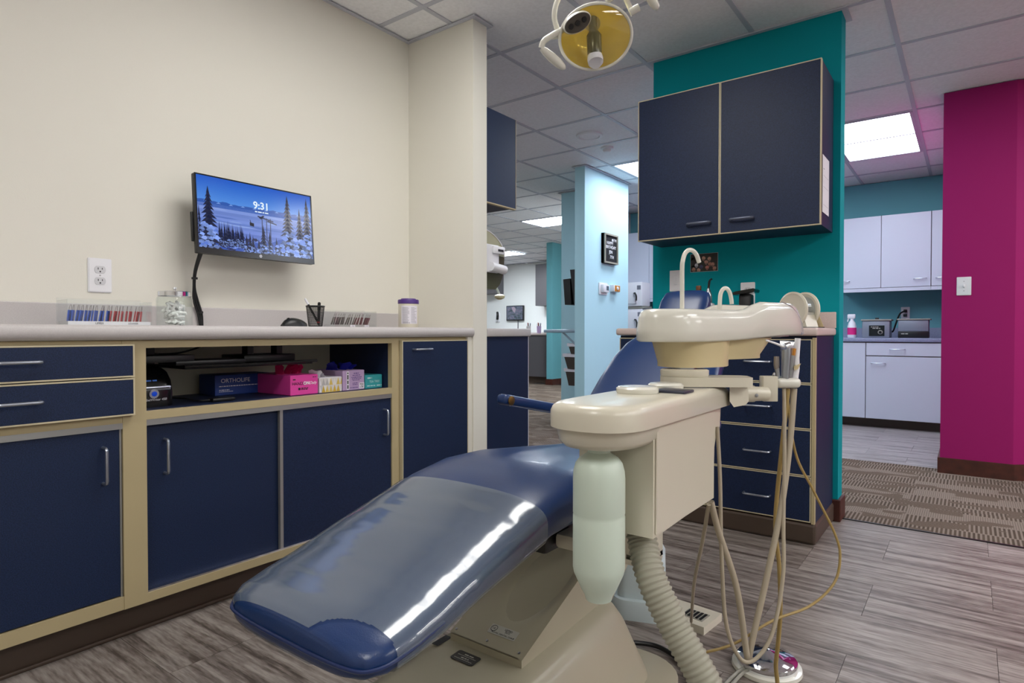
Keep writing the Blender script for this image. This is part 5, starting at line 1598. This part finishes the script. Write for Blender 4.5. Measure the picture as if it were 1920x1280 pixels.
t = thing('foot_pedal', 'flat cream foot pedal plate on the floor', 'pedal', (fp[0], fp[1], 0))
Wf = fr((fp[0], fp[1], 0), (.9, -.1, 0), (.1, .9, 0))
obj('pedal_plate', MB().loft([[Wf @ Vector((a, b, z)) for a, b in ((-.09, -.065), (.07, -.065), (.07, .06), (-.09, .06))] for z in (0, .024)]), 'cream', t, smooth=0)
obj('vent_inset', B(-.02, .05, -.035, .02, .024, .0255, mtx=Wf), 'tubegray', t, smooth=0)
for k in range(5):
    obj('vent_slat', B(-.015 + k * .013, -.008 + k * .013, -.03, .016, .0255, .0275, mtx=Wf), 'black', t, smooth=0)

# ------------------------------------------------------------------ operatory lamp
LC = Vector((-0.8102, 1.4578, 1.6991))
t = thing('operatory_lamp', 'overhead dental lamp with yellow reflector and two white handles', 'lamp', LC)
tocam = (Vector((0, 0, CAM_H)) - LC).normalized()
nz_ = (tocam + Vector((0, 0, -0.10))).normalized()
rx_ = Vector((math.cos(R(CAM_YAW)), math.sin(R(CAM_YAW)), 0)) + Vector((0, 0, 0.10))
Wl = fr(LC, rx_, nz_.cross(rx_))                       # x right, y up, z towards the patient side
def L3(x, y, z=0.0):
    return Wl @ Vector((x, y, z))
obj('reflector', MB().lathe([(.018, -.075), (.045, -.068), (.070, -.050), (.088, -.022), (.094, .0), (.0965, .0), (.091, -.024), (.072, -.055), (.045, -.074), (.018, -.081)], mtx=Wl, n=48, sy=.82), 'reflect', t, smooth=60)
obj('rim', MB().tube([L3(.097 * math.cos(a), .080 * math.sin(a), 0) for a in [2 * math.pi * k / 48 for k in range(48)]], .0042, 10, closed=True), 'creamw', t)
obj('lens_shield', MB().lathe([(0, .020), (.04, .017), (.070, .010), (.090, .002), (.0945, 0)], mtx=Wl, n=48, sy=.82), 'lens', t, smooth=60)
obj('back_shell', MB().lathe([(.0, -.098), (.04, -.094), (.078, -.066), (.098, -.024), (.0985, .0)], mtx=Wl, n=48, sy=.82), 'acrylic', t, smooth=60)
bh = obj('bulb_shade', MB().tube([L3(-.003, .045, -.036), L3(-.003, .022, -.026), L3(-.003, .012, -.018), L3(-.003, .004, -.012), L3(-.004, -.046, .004)], [.013, .011, .013, .020, .0195], 28), 'smoke', t, smooth=50)
obj('shade_cap', MB().tube([L3(-.004, -.044, .003), L3(-.004, -.052, .010), L3(-.004, -.060, .018), L3(-.004, -.061, .020)], [.0200, .0215, .0205, .017], 28), 'plwhite', bh, smooth=50)
obj('bulb_socket', MB().lathe([(.020, -.07), (.020, -.04), (.012, -.03)], mtx=Wl @ Matrix.Translation((0, .03, 0)), n=20), 'steel', t)
cp_ = obj('switch_pod', MB().lathe([(.020, -.060), (.036, -.030), (.040, .0), (.038, .012), (.034, .016)], mtx=Wl @ Matrix.Translation((-.050, .040, .002)) @ Matrix.Rotation(R(22), 4, 'Z'), n=32, sy=.62), 'creamw', t)
obj('switch_face', MB().lathe([(.036, .0155), (.034, .018), (0, .018)], mtx=Wl @ Matrix.Translation((-.050, .040, .002)) @ Matrix.Rotation(R(22), 4, 'Z'), n=32, sy=.60), mat('dark_bronze_plastic', (70, 64, 58), .4), cp_)
for k in range(3):
    obj('knob', MB().lathe([(.007, .018), (.006, .023), (0, .023)], mtx=Wl @ Matrix.Translation((-.050, .040, .002)) @ Matrix.Rotation(R(22), 4, 'Z') @ Matrix.Translation((-.019 + .019 * k, 0, 0)), n=14), 'black', cp_)
def handle(side, p):
    h = obj('handle_arm', MB().tube(bez(p[:4], 16), [.0085] * 4 + [.0075] * 12 + [.008] * 10, 12) if False else MB().tube(bez(p[:4], 15), .0080, 12), 'creamw', t, smooth=70)
    a, b = Vector(p[3]), Vector(p[4])
    obj('handle_grip', MB().tube([a + (b - a) * f for f in (0, .15, .4, .7, .92, 1)], [.007, .010, .0125, .0125, .009, .003], 16), 'creamw', h, smooth=70)
handle(-1, [L3(-.085, .026, -.01), L3(-.115, .016, .0), L3(-.140, .004, .005), L3(-.148, -.012, .008), L3(-.088, -.068, .022)])
handle(1, [L3(.030, .082, -.01), L3(.060, .098, .0), L3(.105, .118, .004), L3(.125, .108, .008), L3(.160, .052, .020)])
for s in (-1, 1):
    obj('yoke_knob', MB().tube([L3(s * .094, .050 if s > 0 else .012, -.012), L3(s * .118, .060 if s > 0 else .010, -.012)], .010 if s > 0 else .007, 14), 'creamw', t)
obj('yoke', MB().tube(bez([L3(-.096, .012, -.018), L3(-.105, .06, -.03), L3(-.085, .105, -.045), L3(-.03, .140, -.06), L3(.03, .138, -.06), L3(.075, .105, -.045), L3(.100, .052, -.018)], 42), .0072, 12), 'creamw', t, smooth=70)
top = L3(0, .142, -.06)
obj('swing_arm', MB().tube(bez([top, (top.x - .01, top.y + .05, top.z + .10), (top.x + .02, top.y + .18, top.z + .18), (top.x + .06, top.y + .40, top.z + .16), (-0.70, 2.05, 2.10), (-0.70, 2.08, 2.30), (-0.70, 2.08, 2.435)], 48), .016, 14), 'creamw', t, smooth=70)
obj('ceiling_mount', MB().lathe([(.035, 2.37), (.075, 2.41), (.08, 2.437)], (-0.70, 2.08, 0), n=28), 'creamw', t)
# ------------------------------------------------------------------ behind the partition: end panels of the neighbouring bay
t = thing('neighbour_base_cabinet', 'navy cabinet end panel standing right behind the cream partition', 'cabinet', (-2.2, 2.59, 0))
obj('end_panel', B(-1.982, -1.962, 2.396, 2.772, 0.02, 0.885), 'navy', t, smooth=0)
obj('carcass', B(-2.9, -1.984, 2.396, 2.755, 0.02, 0.885), 'navyin', t, smooth=0)
obj('panel_edge', B(-1.982, -1.9615, 2.772, 2.776, 0.02, 0.885), 'plwhite', t, smooth=0)
obj('worktop', B(-2.92, -1.948, 2.396, 2.785, 0.885, 0.928, bev=.008), 'graylam', t)
t = thing('neighbour_wall_cabinet', 'blue wall cabinet end showing beside the top of the partition', 'cabinet', (-2.2, 2.54, 1.57))
obj('end_panel', B(-1.985, -1.967, 2.396, 2.662, 1.572, 2.048), 'navy', t, smooth=0)
obj('carcass', B(-2.9, -1.986, 2.396, 2.655, 1.572, 2.048), 'navyin', t, smooth=0)
obj('panel_edge', B(-1.986, -1.966, 2.396, 2.664, 1.566, 1.572), 'tan', t, smooth=0)
obj('front_edge', B(-1.986, -1.966, 2.662, 2.665, 1.572, 2.048), 'tan', t, smooth=0)
t = thing('towel_dispenser', 'grey rounded paper towel dispenser on the back of the partition', 'dispenser', (-2.1, 2.47, 1.13))
Wt = fr((-2.02, 2.396, 1.135), (0, 1, 0), (0, 0, 1))
up_ = [(0, .18)] + [(.235 * math.sin(a), .18 + .135 * math.cos(a)) for a in [R(90 - 90 * k / 10) for k in range(11)]]
lo_ = [(0, 0), (.16, 0)] + [(.235 - .075 * (1 - math.sin(a)), .01 + .168 * (1 - math.cos(a))) for a in [R(90 * k / 8) for k in range(1, 9)]] + [(0, .178)]
obj('upper_shell', MB().prism(up_, Wt, -.26), 'olive', t, smooth=30)
obj('lower_cover', MB().prism(lo_, Wt, -.26), 'smoke', t, smooth=30)
obj('edge_rim', MB().tube([Wt @ Vector((a, b, .001)) for a, b in up_[1:]], .003, 6), 'plwhite', t)
sd = thing('soap_dispenser', 'white tissue clip dispenser fixed to the side of the towel dispenser', 'dispenser', (-2.0, 2.51, 1.2))
obj('back_case', B(.055, .165, .085, .232, .001, .02, bev=.006, mtx=Wt), 'plwhite', sd)
obj('roll_housing', MB().tube([Wt @ Vector((.085, .115, .026)), Wt @ Vector((.20, .105, .026))], .024, 20), 'plwhite', sd)
obj('top_hood', B(.10, .20, .185, .225, .02, .035, bev=.006, mtx=Wt), 'plwhite', sd)
lines('dark_lettering', Wt @ Matrix.Translation((0, 0, .0356)), [(.135, .195, .203, .013)], 'ink', sd)

# ------------------------------------------------------------------ on the pale blue wall
t = thing('letter_board', 'small framed black letter board on the pale blue wall', 'letter board', (-2.84, 5.375, 1.575))
by0, by1, bz0_, bz1_ = 5.235, 5.515, 1.575, 1.862
obj('felt_panel', B(-2.845, -2.815, by0, by1, bz0_, bz1_), mat('black_felt', (18, 18, 24), .95), t, smooth=0)
for a in ((by0, by1, bz0_, bz0_ + .016), (by0, by1, bz1_ - .016, bz1_), (by0, by0 + .018, bz0_ + .016, bz1_ - .016), (by1 - .018, by1, bz0_ + .016, bz1_ - .016)):
    obj('frame_bar', B(-2.845, -2.803, *a), mat('grey_wood_frame', (150, 146, 132), .6), t, smooth=0)
for s, y, z in (('HAPPY', 5.355, 1.772), ('BIRTHDAY', 5.375, 1.733), ('JEN', 5.372, 1.687), ('7TH', 5.395, 1.638), ('80 TH', 5.44, 1.806)):
    text('letters', s, .044 if s != '80 TH' else .036, FX(-2.8135, y, z), 'inkwhite', t, ext=.001)
t = thing('thermostat', 'white thermostat with grey display on the pale blue wall', 'thermostat', (-2.84, 5.26, 1.325))
obj('base_plate', MB().prism(rrect(.165, .115, .01), FX(-2.845, 5.262, 1.327), .012), 'plwhite', t)
obj('thermostat_body', B(-2.833, -2.803, 5.205, 5.325, 1.29, 1.365, bev=.006), 'plwhite', t)
obj('display', B(-2.803, -2.802, 5.265, 5.312, 1.31, 1.352), mat('grey_lcd', (92, 100, 110), .3), t, smooth=0)
t = thing('dial_control', 'small amber dial control beside the thermostat on pale blue wall', 'dial', (-2.84, 5.48, 1.34))
obj('dial_case', B(-2.845, -2.80, 5.415, 5.545, 1.305, 1.372, bev=.005), 'plwhite', t)
obj('dial_face', B(-2.800, -2.798, 5.432, 5.54, 1.310, 1.368), 'amber', t, smooth=0)
obj('dial_knob', MB().lathe([(.018, 0), (.015, .008), (0, .009)], mtx=FX(-2.798, 5.485, 1.34), n=18), 'plwhite', t)

# fixed to the far side of the pale blue stub
t = thing('fold_shelf', 'grey blue folding shelf on a diagonal bracket beside the pale blue wall', 'shelf', (-3.13, 5.2, 0.9))
obj('shelf_board', B(-3.33, -2.951, 4.96, 5.5, 0.902, 0.934, bev=.010), 'shelfgray', t)
for y in (4.99, 5.46):
    obj('bracket_brace', MB().tube([(-3.12, y, .902), (-2.955, y, .77)], .010, 8), 'shelfgray', t)
for k, (z0, z1, d) in enumerate(((.70, .80, .10), (.56, .70, .15), (.40, .56, .135))):
    t = thing('wall_file_pocket', ('top', 'middle', 'bottom')[k] + ' dark brown file pocket under the folding shelf', 'file pocket', (-3.03, 5.0, z0), 'file pockets under the shelf')
    obj('pocket', MB().prism([(0, 0), (-d * .75, 0), (-d, z1 - z0 - .03), (-d + .004, z1 - z0 - .03), (0, z1 - z0 - .03)], fr((-2.951, 4.98, z0), (1, 0, 0), (0, 0, 1)), -.32), mat('dark_brown_plastic_%d' % k, (58, 48, 42), .4), t, smooth=0)
    obj('paper_stack', MB().prism([(-.01, z1 - z0 - .03), (-d - .02, z1 - z0 - .028), (-d - .025, z1 - z0 + .002), (-.01, z1 - z0 - .01)], fr((-2.951, 4.985, z0), (1, 0, 0), (0, 0, 1)), -.30), 'paper', t, smooth=0)
for k, (x0, x1, y, z0, z1, lab) in enumerate(((-3.045, -2.965, 4.99, 1.17, 1.50, 'black tilted screen by the pale blue wall, taller one'), (-3.14, -3.055, 5.02, 1.17, 1.42, 'black tilted screen by the pale blue wall, lower left one'))):
    t = thing('tilted_screen', lab, 'monitor', (x1, y, z0))
    w = .02
    obj('screen_housing', MB().prism([(x0 + .045, z0), (x1, z0), (x1 - .0, z1), (x0, z1)] if k == 0 else [(x0 + .02, z0), (x1 + .005, z0), (x1 - .01, z1), (x0, z1 - .005)], fr((0, y, 0), (1, 0, 0), (0, 0, 1)), -.42), 'black', t, smooth=0)
    obj('mount_arm', MB().tube([(x1 - .02, y + .2, (z0 + z1) / 2), (-2.951 if k == 0 else -3.03, y + .2, (z0 + z1) / 2)], .015, 10), 'black', t)

# ------------------------------------------------------------------ sterilization room (white cabinets)
def white_front(name, x0, x1, z0, z1, y, parent, handle=None):
    d = obj(name, B(x0 + .002, x1 - .002, y - .018, y, z0 + .002, z1 - .002, bev=.002, seg=1), 'white', parent, smooth=0)
    if handle:
        obj('pull_handle', grip((handle[0], y - .018, handle[2]), (handle[1], y - .018, handle[2]), (0, -1, 0), r=.004, d=.026), 'handle', d)
    return d
for x0, x1, z0, z1, nd_, lab, hs in ((-0.294, 0.11, 1.34, 2.045, 1, 'white wall cabinet door half hidden by the magenta wall', [(-.255, -.165)]),
                                     (-1.104, -0.296, 1.34, 2.045, 2, 'white two-door wall cabinet above the two ultrasonic cleaners', [(-1.06, -.97), (-.43, -.33)]),
                                     (-3.53, -2.72, 1.31, 2.13, 2, 'white wall cabinet seen behind the tall faucet, left of teal wall', [(-3.3, -3.2), (-2.9, -2.8)])):
    t = thing('white_wall_cabinet', lab, 'cabinet', ((x0 + x1) / 2, 7.13, z0))
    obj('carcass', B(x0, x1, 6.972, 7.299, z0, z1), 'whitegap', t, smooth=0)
    w = (x1 - x0) / nd_
    for k in range(nd_):
        white_front('cabinet_door', x0 + k * w, x0 + (k + 1) * w, z0, z1, 6.972, t, (hs[k][0], hs[k][1], z0 + .075))
    obj('light_rail', B(x0, x1, 6.958, 6.985, z0 - .035, z0 - .001), 'white', t, smooth=0)
for x0, x1, lab in ((-1.60, -0.792, 'white base cabinet with a full door left of the drawer unit'), (-0.79, -0.16, 'white base cabinet with one drawer above a wide door'), (-3.53, -2.72, 'white base cabinet carrying the stacked sterilizers')):
    t = thing('white_base_cabinet', lab, 'cabinet', ((x0 + x1) / 2, 7.0, 0.08))
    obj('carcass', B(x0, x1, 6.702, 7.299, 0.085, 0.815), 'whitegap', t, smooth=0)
    if x0 > -1:
        white_front('drawer_front', x0, x1 - .02, .685, .808, 6.702, t, (-.595, -.475, .748))
        white_front('cabinet_door', x0, x1 - .02, .088, .680, 6.702, t, (-.745, -.63, .615))
    else:
        white_front('cabinet_door', x0, x1, .088, .808, 6.702, t, (x1 - .40, x1 - .30, .74) if x0 > -2 else None)
struct('trim_9', B(-1.60, -0.16, 6.78, 7.299, 0, .085), 'cove')
t = thing('speckled_worktop', 'speckled blue grey worktop under the white wall cabinets', 'worktop', (-.9, 7.0, .82))
obj('worktop_slab', B(-1.61, -0.15, 6.672, 7.299, .815, .852, bev=.006), 'blueworktop', t)
struct('trim_13', B(-1.61, -0.15, 7.28, 7.299, .852, .95), 'blueworktop')
WZ = .852
t = thing('spray_bottle', 'white spray bottle with pink label on the speckled worktop', 'spray bottle', (-.945, 6.95, WZ))
obj('bottle_body', MB().lathe([(.036, 0), (.040, .01), (.040, .115), (.030, .15), (.014, .175), (.014, .19)], (-.945, 6.95, WZ), n=24), 'plwhite', t)
obj('pink_label', MB().lathe([(.0405, .03), (.0405, .10)], (-.945, 6.95, WZ), n=24), 'pinkspray', t)
obj('trigger_head', B(-.985, -.915, 6.935, 6.965, WZ + .19, WZ + .235, bev=.008), 'plwhite', t)
obj('trigger_lever', MB().tube([(-.975, 6.95, WZ + .195), (-.985, 6.95, WZ + .16)], .006, 8), 'plwhite', t)
t = thing('ultrasonic_cleaner', 'grey ultrasonic cleaner with a control panel and round dial', 'ultrasonic cleaner', (-.72, 6.95, WZ))
obj('tank_body', B(-.845, -.612, 6.85, 7.05, WZ, WZ + .165, bev=.010), 'steelgray', t)
obj('lid', B(-.855, -.600, 6.84, 7.06, WZ + .165, WZ + .180, bev=.004), 'tubegray', t)
obj('lid_knob', B(-.745, -.712, 6.94, 6.96, WZ + .180, WZ + .196, bev=.004), 'black', t)
pn = obj('control_panel', B(-.785, -.655, 6.846, 6.850, WZ + .018, WZ + .12), 'black', t, smooth=0)
obj('dial', MB().lathe([(.021, 0), (.021, .004), (.015, .005), (.013, .010), (0, .010)], mtx=FY(-.690, 6.846, WZ + .055), n=22), 'tubegray', pn)
obj('dial_knob', MB().lathe([(.013, .010), (.011, .018), (0, .018)], mtx=FY(-.690, 6.846, WZ + .055), n=18), 'black', pn)
lines('fine_print', FY(-.72, 6.8455, WZ + .10), [(-.05, .015, .006, .006), (-.035, .03, -.008, .008)], 'silverlabel', pn)
t = thing('ultrasonic_cleaner', 'steel ultrasonic cleaner with a black band along its foot', 'ultrasonic cleaner', (-.42, 6.95, WZ))
obj('tank_body', B(-.545, -.305, 6.85, 7.05, WZ + .062, WZ + .17, bev=.008), 'steelgray', t)
bn = obj('foot_band', B(-.545, -.305, 6.848, 7.05, WZ, WZ + .062, bev=.004), 'black', t)
obj('lid', B(-.555, -.290, 6.84, 7.06, WZ + .17, WZ + .182, bev=.003), 'tubegray', t)
lines('fine_print', FY(-.52, 6.8475, WZ + .04), [(0, .06, 0, .008)], 'silverlabel', bn)
o = outlet('wall_outlet', 'wall outlet with black plugs above the ultrasonic cleaners', FY(-.52, 7.30, 1.10), w=.075, h=.12)
t = thing('power_cord', 'black power cord from the wall outlet to the grey ultrasonic cleaner', 'cord', (-.55, 7.2, 1.0))
obj('plug', B(-.535, -.505, 7.265, 7.292, 1.105, 1.135, bev=.006), 'black', t)
obj('plug', B(-.535, -.505, 7.265, 7.292, 1.062, 1.09, bev=.006), 'black', t)
obj('cord', MB().tube(bez([(-.52, 7.268, 1.12), (-.56, 7.22, 1.09), (-.585, 7.15, 1.0), (-.60, 7.08, .93), (-.61, 7.05, .91)], 20), .008, 8), 'black', t)
# stacked sterilizers
struct('trim_10', B(-3.54, -2.70, 6.66, 7.299, .815, .855, bev=.005), 'blueworktop')
for z0, z1, lab, y0 in ((.856, 1.185, 'white lower sterilizer under the sterilizer with black latch', 6.72), (1.215, 1.50, 'white sterilizer with a black door latch, on top of its stack', 6.70)):
    t = thing('sterilizer', lab, 'sterilizer', (-3.25, 6.95, z0))
    obj('cabinet_shell', B(-3.52, -3.10, y0, 6.94, z0, z1, bev=.012), 'plwhite', t)
    obj('chamber_door', B(-3.50, -3.16, y0 - .018, y0, z0 + .03, z1 - .03, bev=.006), 'plwhite', t)
    obj('door_latch', MB().tube(bez([(-3.19, y0 - .018, z1 - .13), (-3.165, y0 - .045, z1 - .135), (-3.15, y0 - .045, z1 - .17), (-3.155, y0 - .035, z1 - .22)], 12), .010, 8), 'black', t)
    obj('display', B(-3.165, -3.115, y0 - .002, y0 + .001, z1 - .09, z1 - .04), mat('grey_display_%d' % int(z0 * 10), (120, 124, 136), .4), t, smooth=0)
o = obj('stacking_shelf', B(-3.53, -3.08, 6.72, 6.94, 1.187, 1.213), 'tubegray', None, smooth=0)
tag(o, 'thin grey shelf between the two stacked white sterilizers', 'shelf')

outlet('light_switch', 'white light switch on the magenta wall', FY(-.032, 4.83, 1.20), w=.075, h=.116, sockets=False)
sw2 = [o for o in COL.objects if o.name == 'light_switch'][0]
sw2['category'] = 'light switch'
obj('toggle', B(-.037, -.027, 4.812, 4.825, 1.192, 1.212, bev=.002), 'plwhite', sw2)
for z in (1.17, 1.23):
    obj('screw', MB().lathe([(.003, 0), (.003, .001)], mtx=FY(-.032, 4.8245, z), n=10), 'steel', sw2)

# ------------------------------------------------------------------ far bays
t = thing('far_counter_cabinet', 'long pale counter along the far white wall', 'cabinet', (-7.9, 10.9, 0))
obj('carcass', B(-9.4, -6.55, 10.65, 11.199, .1, .87), 'graycab', t, smooth=0)
obj('counter_slab', B(-9.42, -6.53, 10.62, 11.199, .87, .905, bev=.006), 'graylam', t)
t = thing('charcoal_base_cabinet', 'charcoal base cabinet beside the far teal pillar', 'cabinet', (-6.15, 9.3, 0))
obj('carcass', B(-6.60, -5.845, 9.02, 9.6, .11, .85), 'graycab', t, smooth=0)
obj('counter_slab', B(-6.66, -5.845, 8.99, 9.6, .85, .885, bev=.006), 'beigelam', t)
obj('toe_kick', B(-6.58, -5.845, 9.07, 9.6, 0, .11), 'cove', t, smooth=0)
t = thing('charcoal_wall_cabinet', 'charcoal wall cabinet on the far white wall', 'cabinet', (-7.0, 11.0, 1.47))
obj('carcass', B(-7.50, -6.6, 10.88, 11.199, 1.47, 2.36), 'graycab', t, smooth=0)
obj('cabinet_door', B(-7.50, -6.6, 10.862, 10.88, 1.47, 2.36, bev=.01), 'graycab', t)
t = thing('charcoal_wall_cabinet', 'charcoal wall cabinet peeking out under the towel dispenser', 'cabinet', (-9.0, 11.0, 1.75))
obj('carcass', B(-9.4, -8.62, 10.88, 11.199, 1.78, 2.36), 'graycab', t, smooth=0)
obj('cabinet_door', B(-9.4, -8.62, 10.862, 10.88, 1.78, 2.36, bev=.01), 'graycab', t)
t = thing('far_monitor', 'small lit monitor on the far white wall', 'monitor', (-8.2, 11.15, 1.17))
obj('housing', B(-8.50, -8.02, 11.14, 11.19, 1.165, 1.505, bev=.01), 'black', t)
I = Ink(FY(-8.26, 11.1385, 1.34), .445, .30)
I.poly([(0, 0), (1, 0), (1, 1), (0, 1)], (84, 92, 112), 0)
for k in range(70):
    u_, v_, r_ = random.random(), random.random(), random.uniform(.03, .10)
    I.poly([(u_ - r_, v_), (u_, v_ - r_), (u_ + r_, v_), (u_, v_ + r_)], random.choice([(70, 82, 92), (96, 104, 124), (60, 76, 84), (110, 108, 130)]), 1)
I.poly([(.3, .1), (.45, .02), (.58, .2), (.52, .5), (.40, .38)], (150, 140, 158), 2)
obj('screen', I.mb, 'screen', t, smooth=0, ink=True)
obj('cable', MB().tube([(-8.2, 11.19, 1.17), (-8.2, 11.19, .905)], .012, 8), 'graycab', t)
t = thing('wall_phone', 'black handset on a white wall phone, far left bay', 'phone', (-8.78, 11.15, 1.2))
obj('phone_base', B(-8.84, -8.72, 11.15, 11.199, 1.13, 1.36, bev=.02), 'plwhite', t)
obj('handset', MB().tube(bez([(-8.74, 11.12, 1.36), (-8.71, 11.09, 1.29), (-8.74, 11.12, 1.20)], 10), .028, 10), 'black', t)
t = thing('desk_device', 'small dark device on the far counter', 'device', (-8.75, 10.85, .905))
obj('device_body', MB().prism([(-.10, 0), (.10, 0), (.09, .07), (-.03, .085)], fr((-8.62, 10.95, .905), (1, 0, 0), (0, 0, 1)), .16), 'black', t, smooth=0)
for k, (x, lab) in enumerate(((-6.50, 'small cup of pens on the charcoal counter, left one'), (-6.27, 'blue cup of pens on the charcoal counter, right one'))):
    t = thing('pen_holder', lab, 'pen cup', (x, 9.2, .885))
    obj('cup', MB().lathe([(.038, 0), (.042, .13), (.038, .13), (.036, .01), (0, .01)], (x, 9.2, .885), n=18), 'lilac' if k else 'graylam', t)
    for q in range(5):
        a = q * 1.3
        obj('pen', MB().tube([(x + .015 * math.cos(a), 9.2 + .015 * math.sin(a), .90), (x + .04 * math.cos(a), 9.2 + .04 * math.sin(a), 1.06 + .01 * (q % 3))], .006, 6), ('black', 'bluebox', 'redenv', 'plwhite', 'black')[q], t)
t = thing('supply_box', 'white lidded supply box on the charcoal counter', 'box', (-6.02, 9.35, .885))
obj('box_body', B(-6.12, -5.90, 9.28, 9.45, .885, .96, bev=.008), 'plwhite', t)
obj('box_lid', B(-6.10, -5.92, 9.30, 9.43, .96, 1.03, bev=.015), 'cream', t)
t = thing('far_dental_lamp', 'tiny dental lamp hanging under the far left cabinet', 'lamp', (-7.2, 9.0, 1.55))
obj('lamp_head', MB().lathe([(.03, -.05), (.09, -.02), (.10, .02), (.05, .05)], (-7.02, 9.0, 1.56), n=20), 'creamy', t)
obj('lamp_arm', MB().tube([(-7.02, 9.0, 1.6), (-7.15, 8.95, 1.9), (-7.15, 8.95, 2.44)], .02, 8), 'creamw', t)
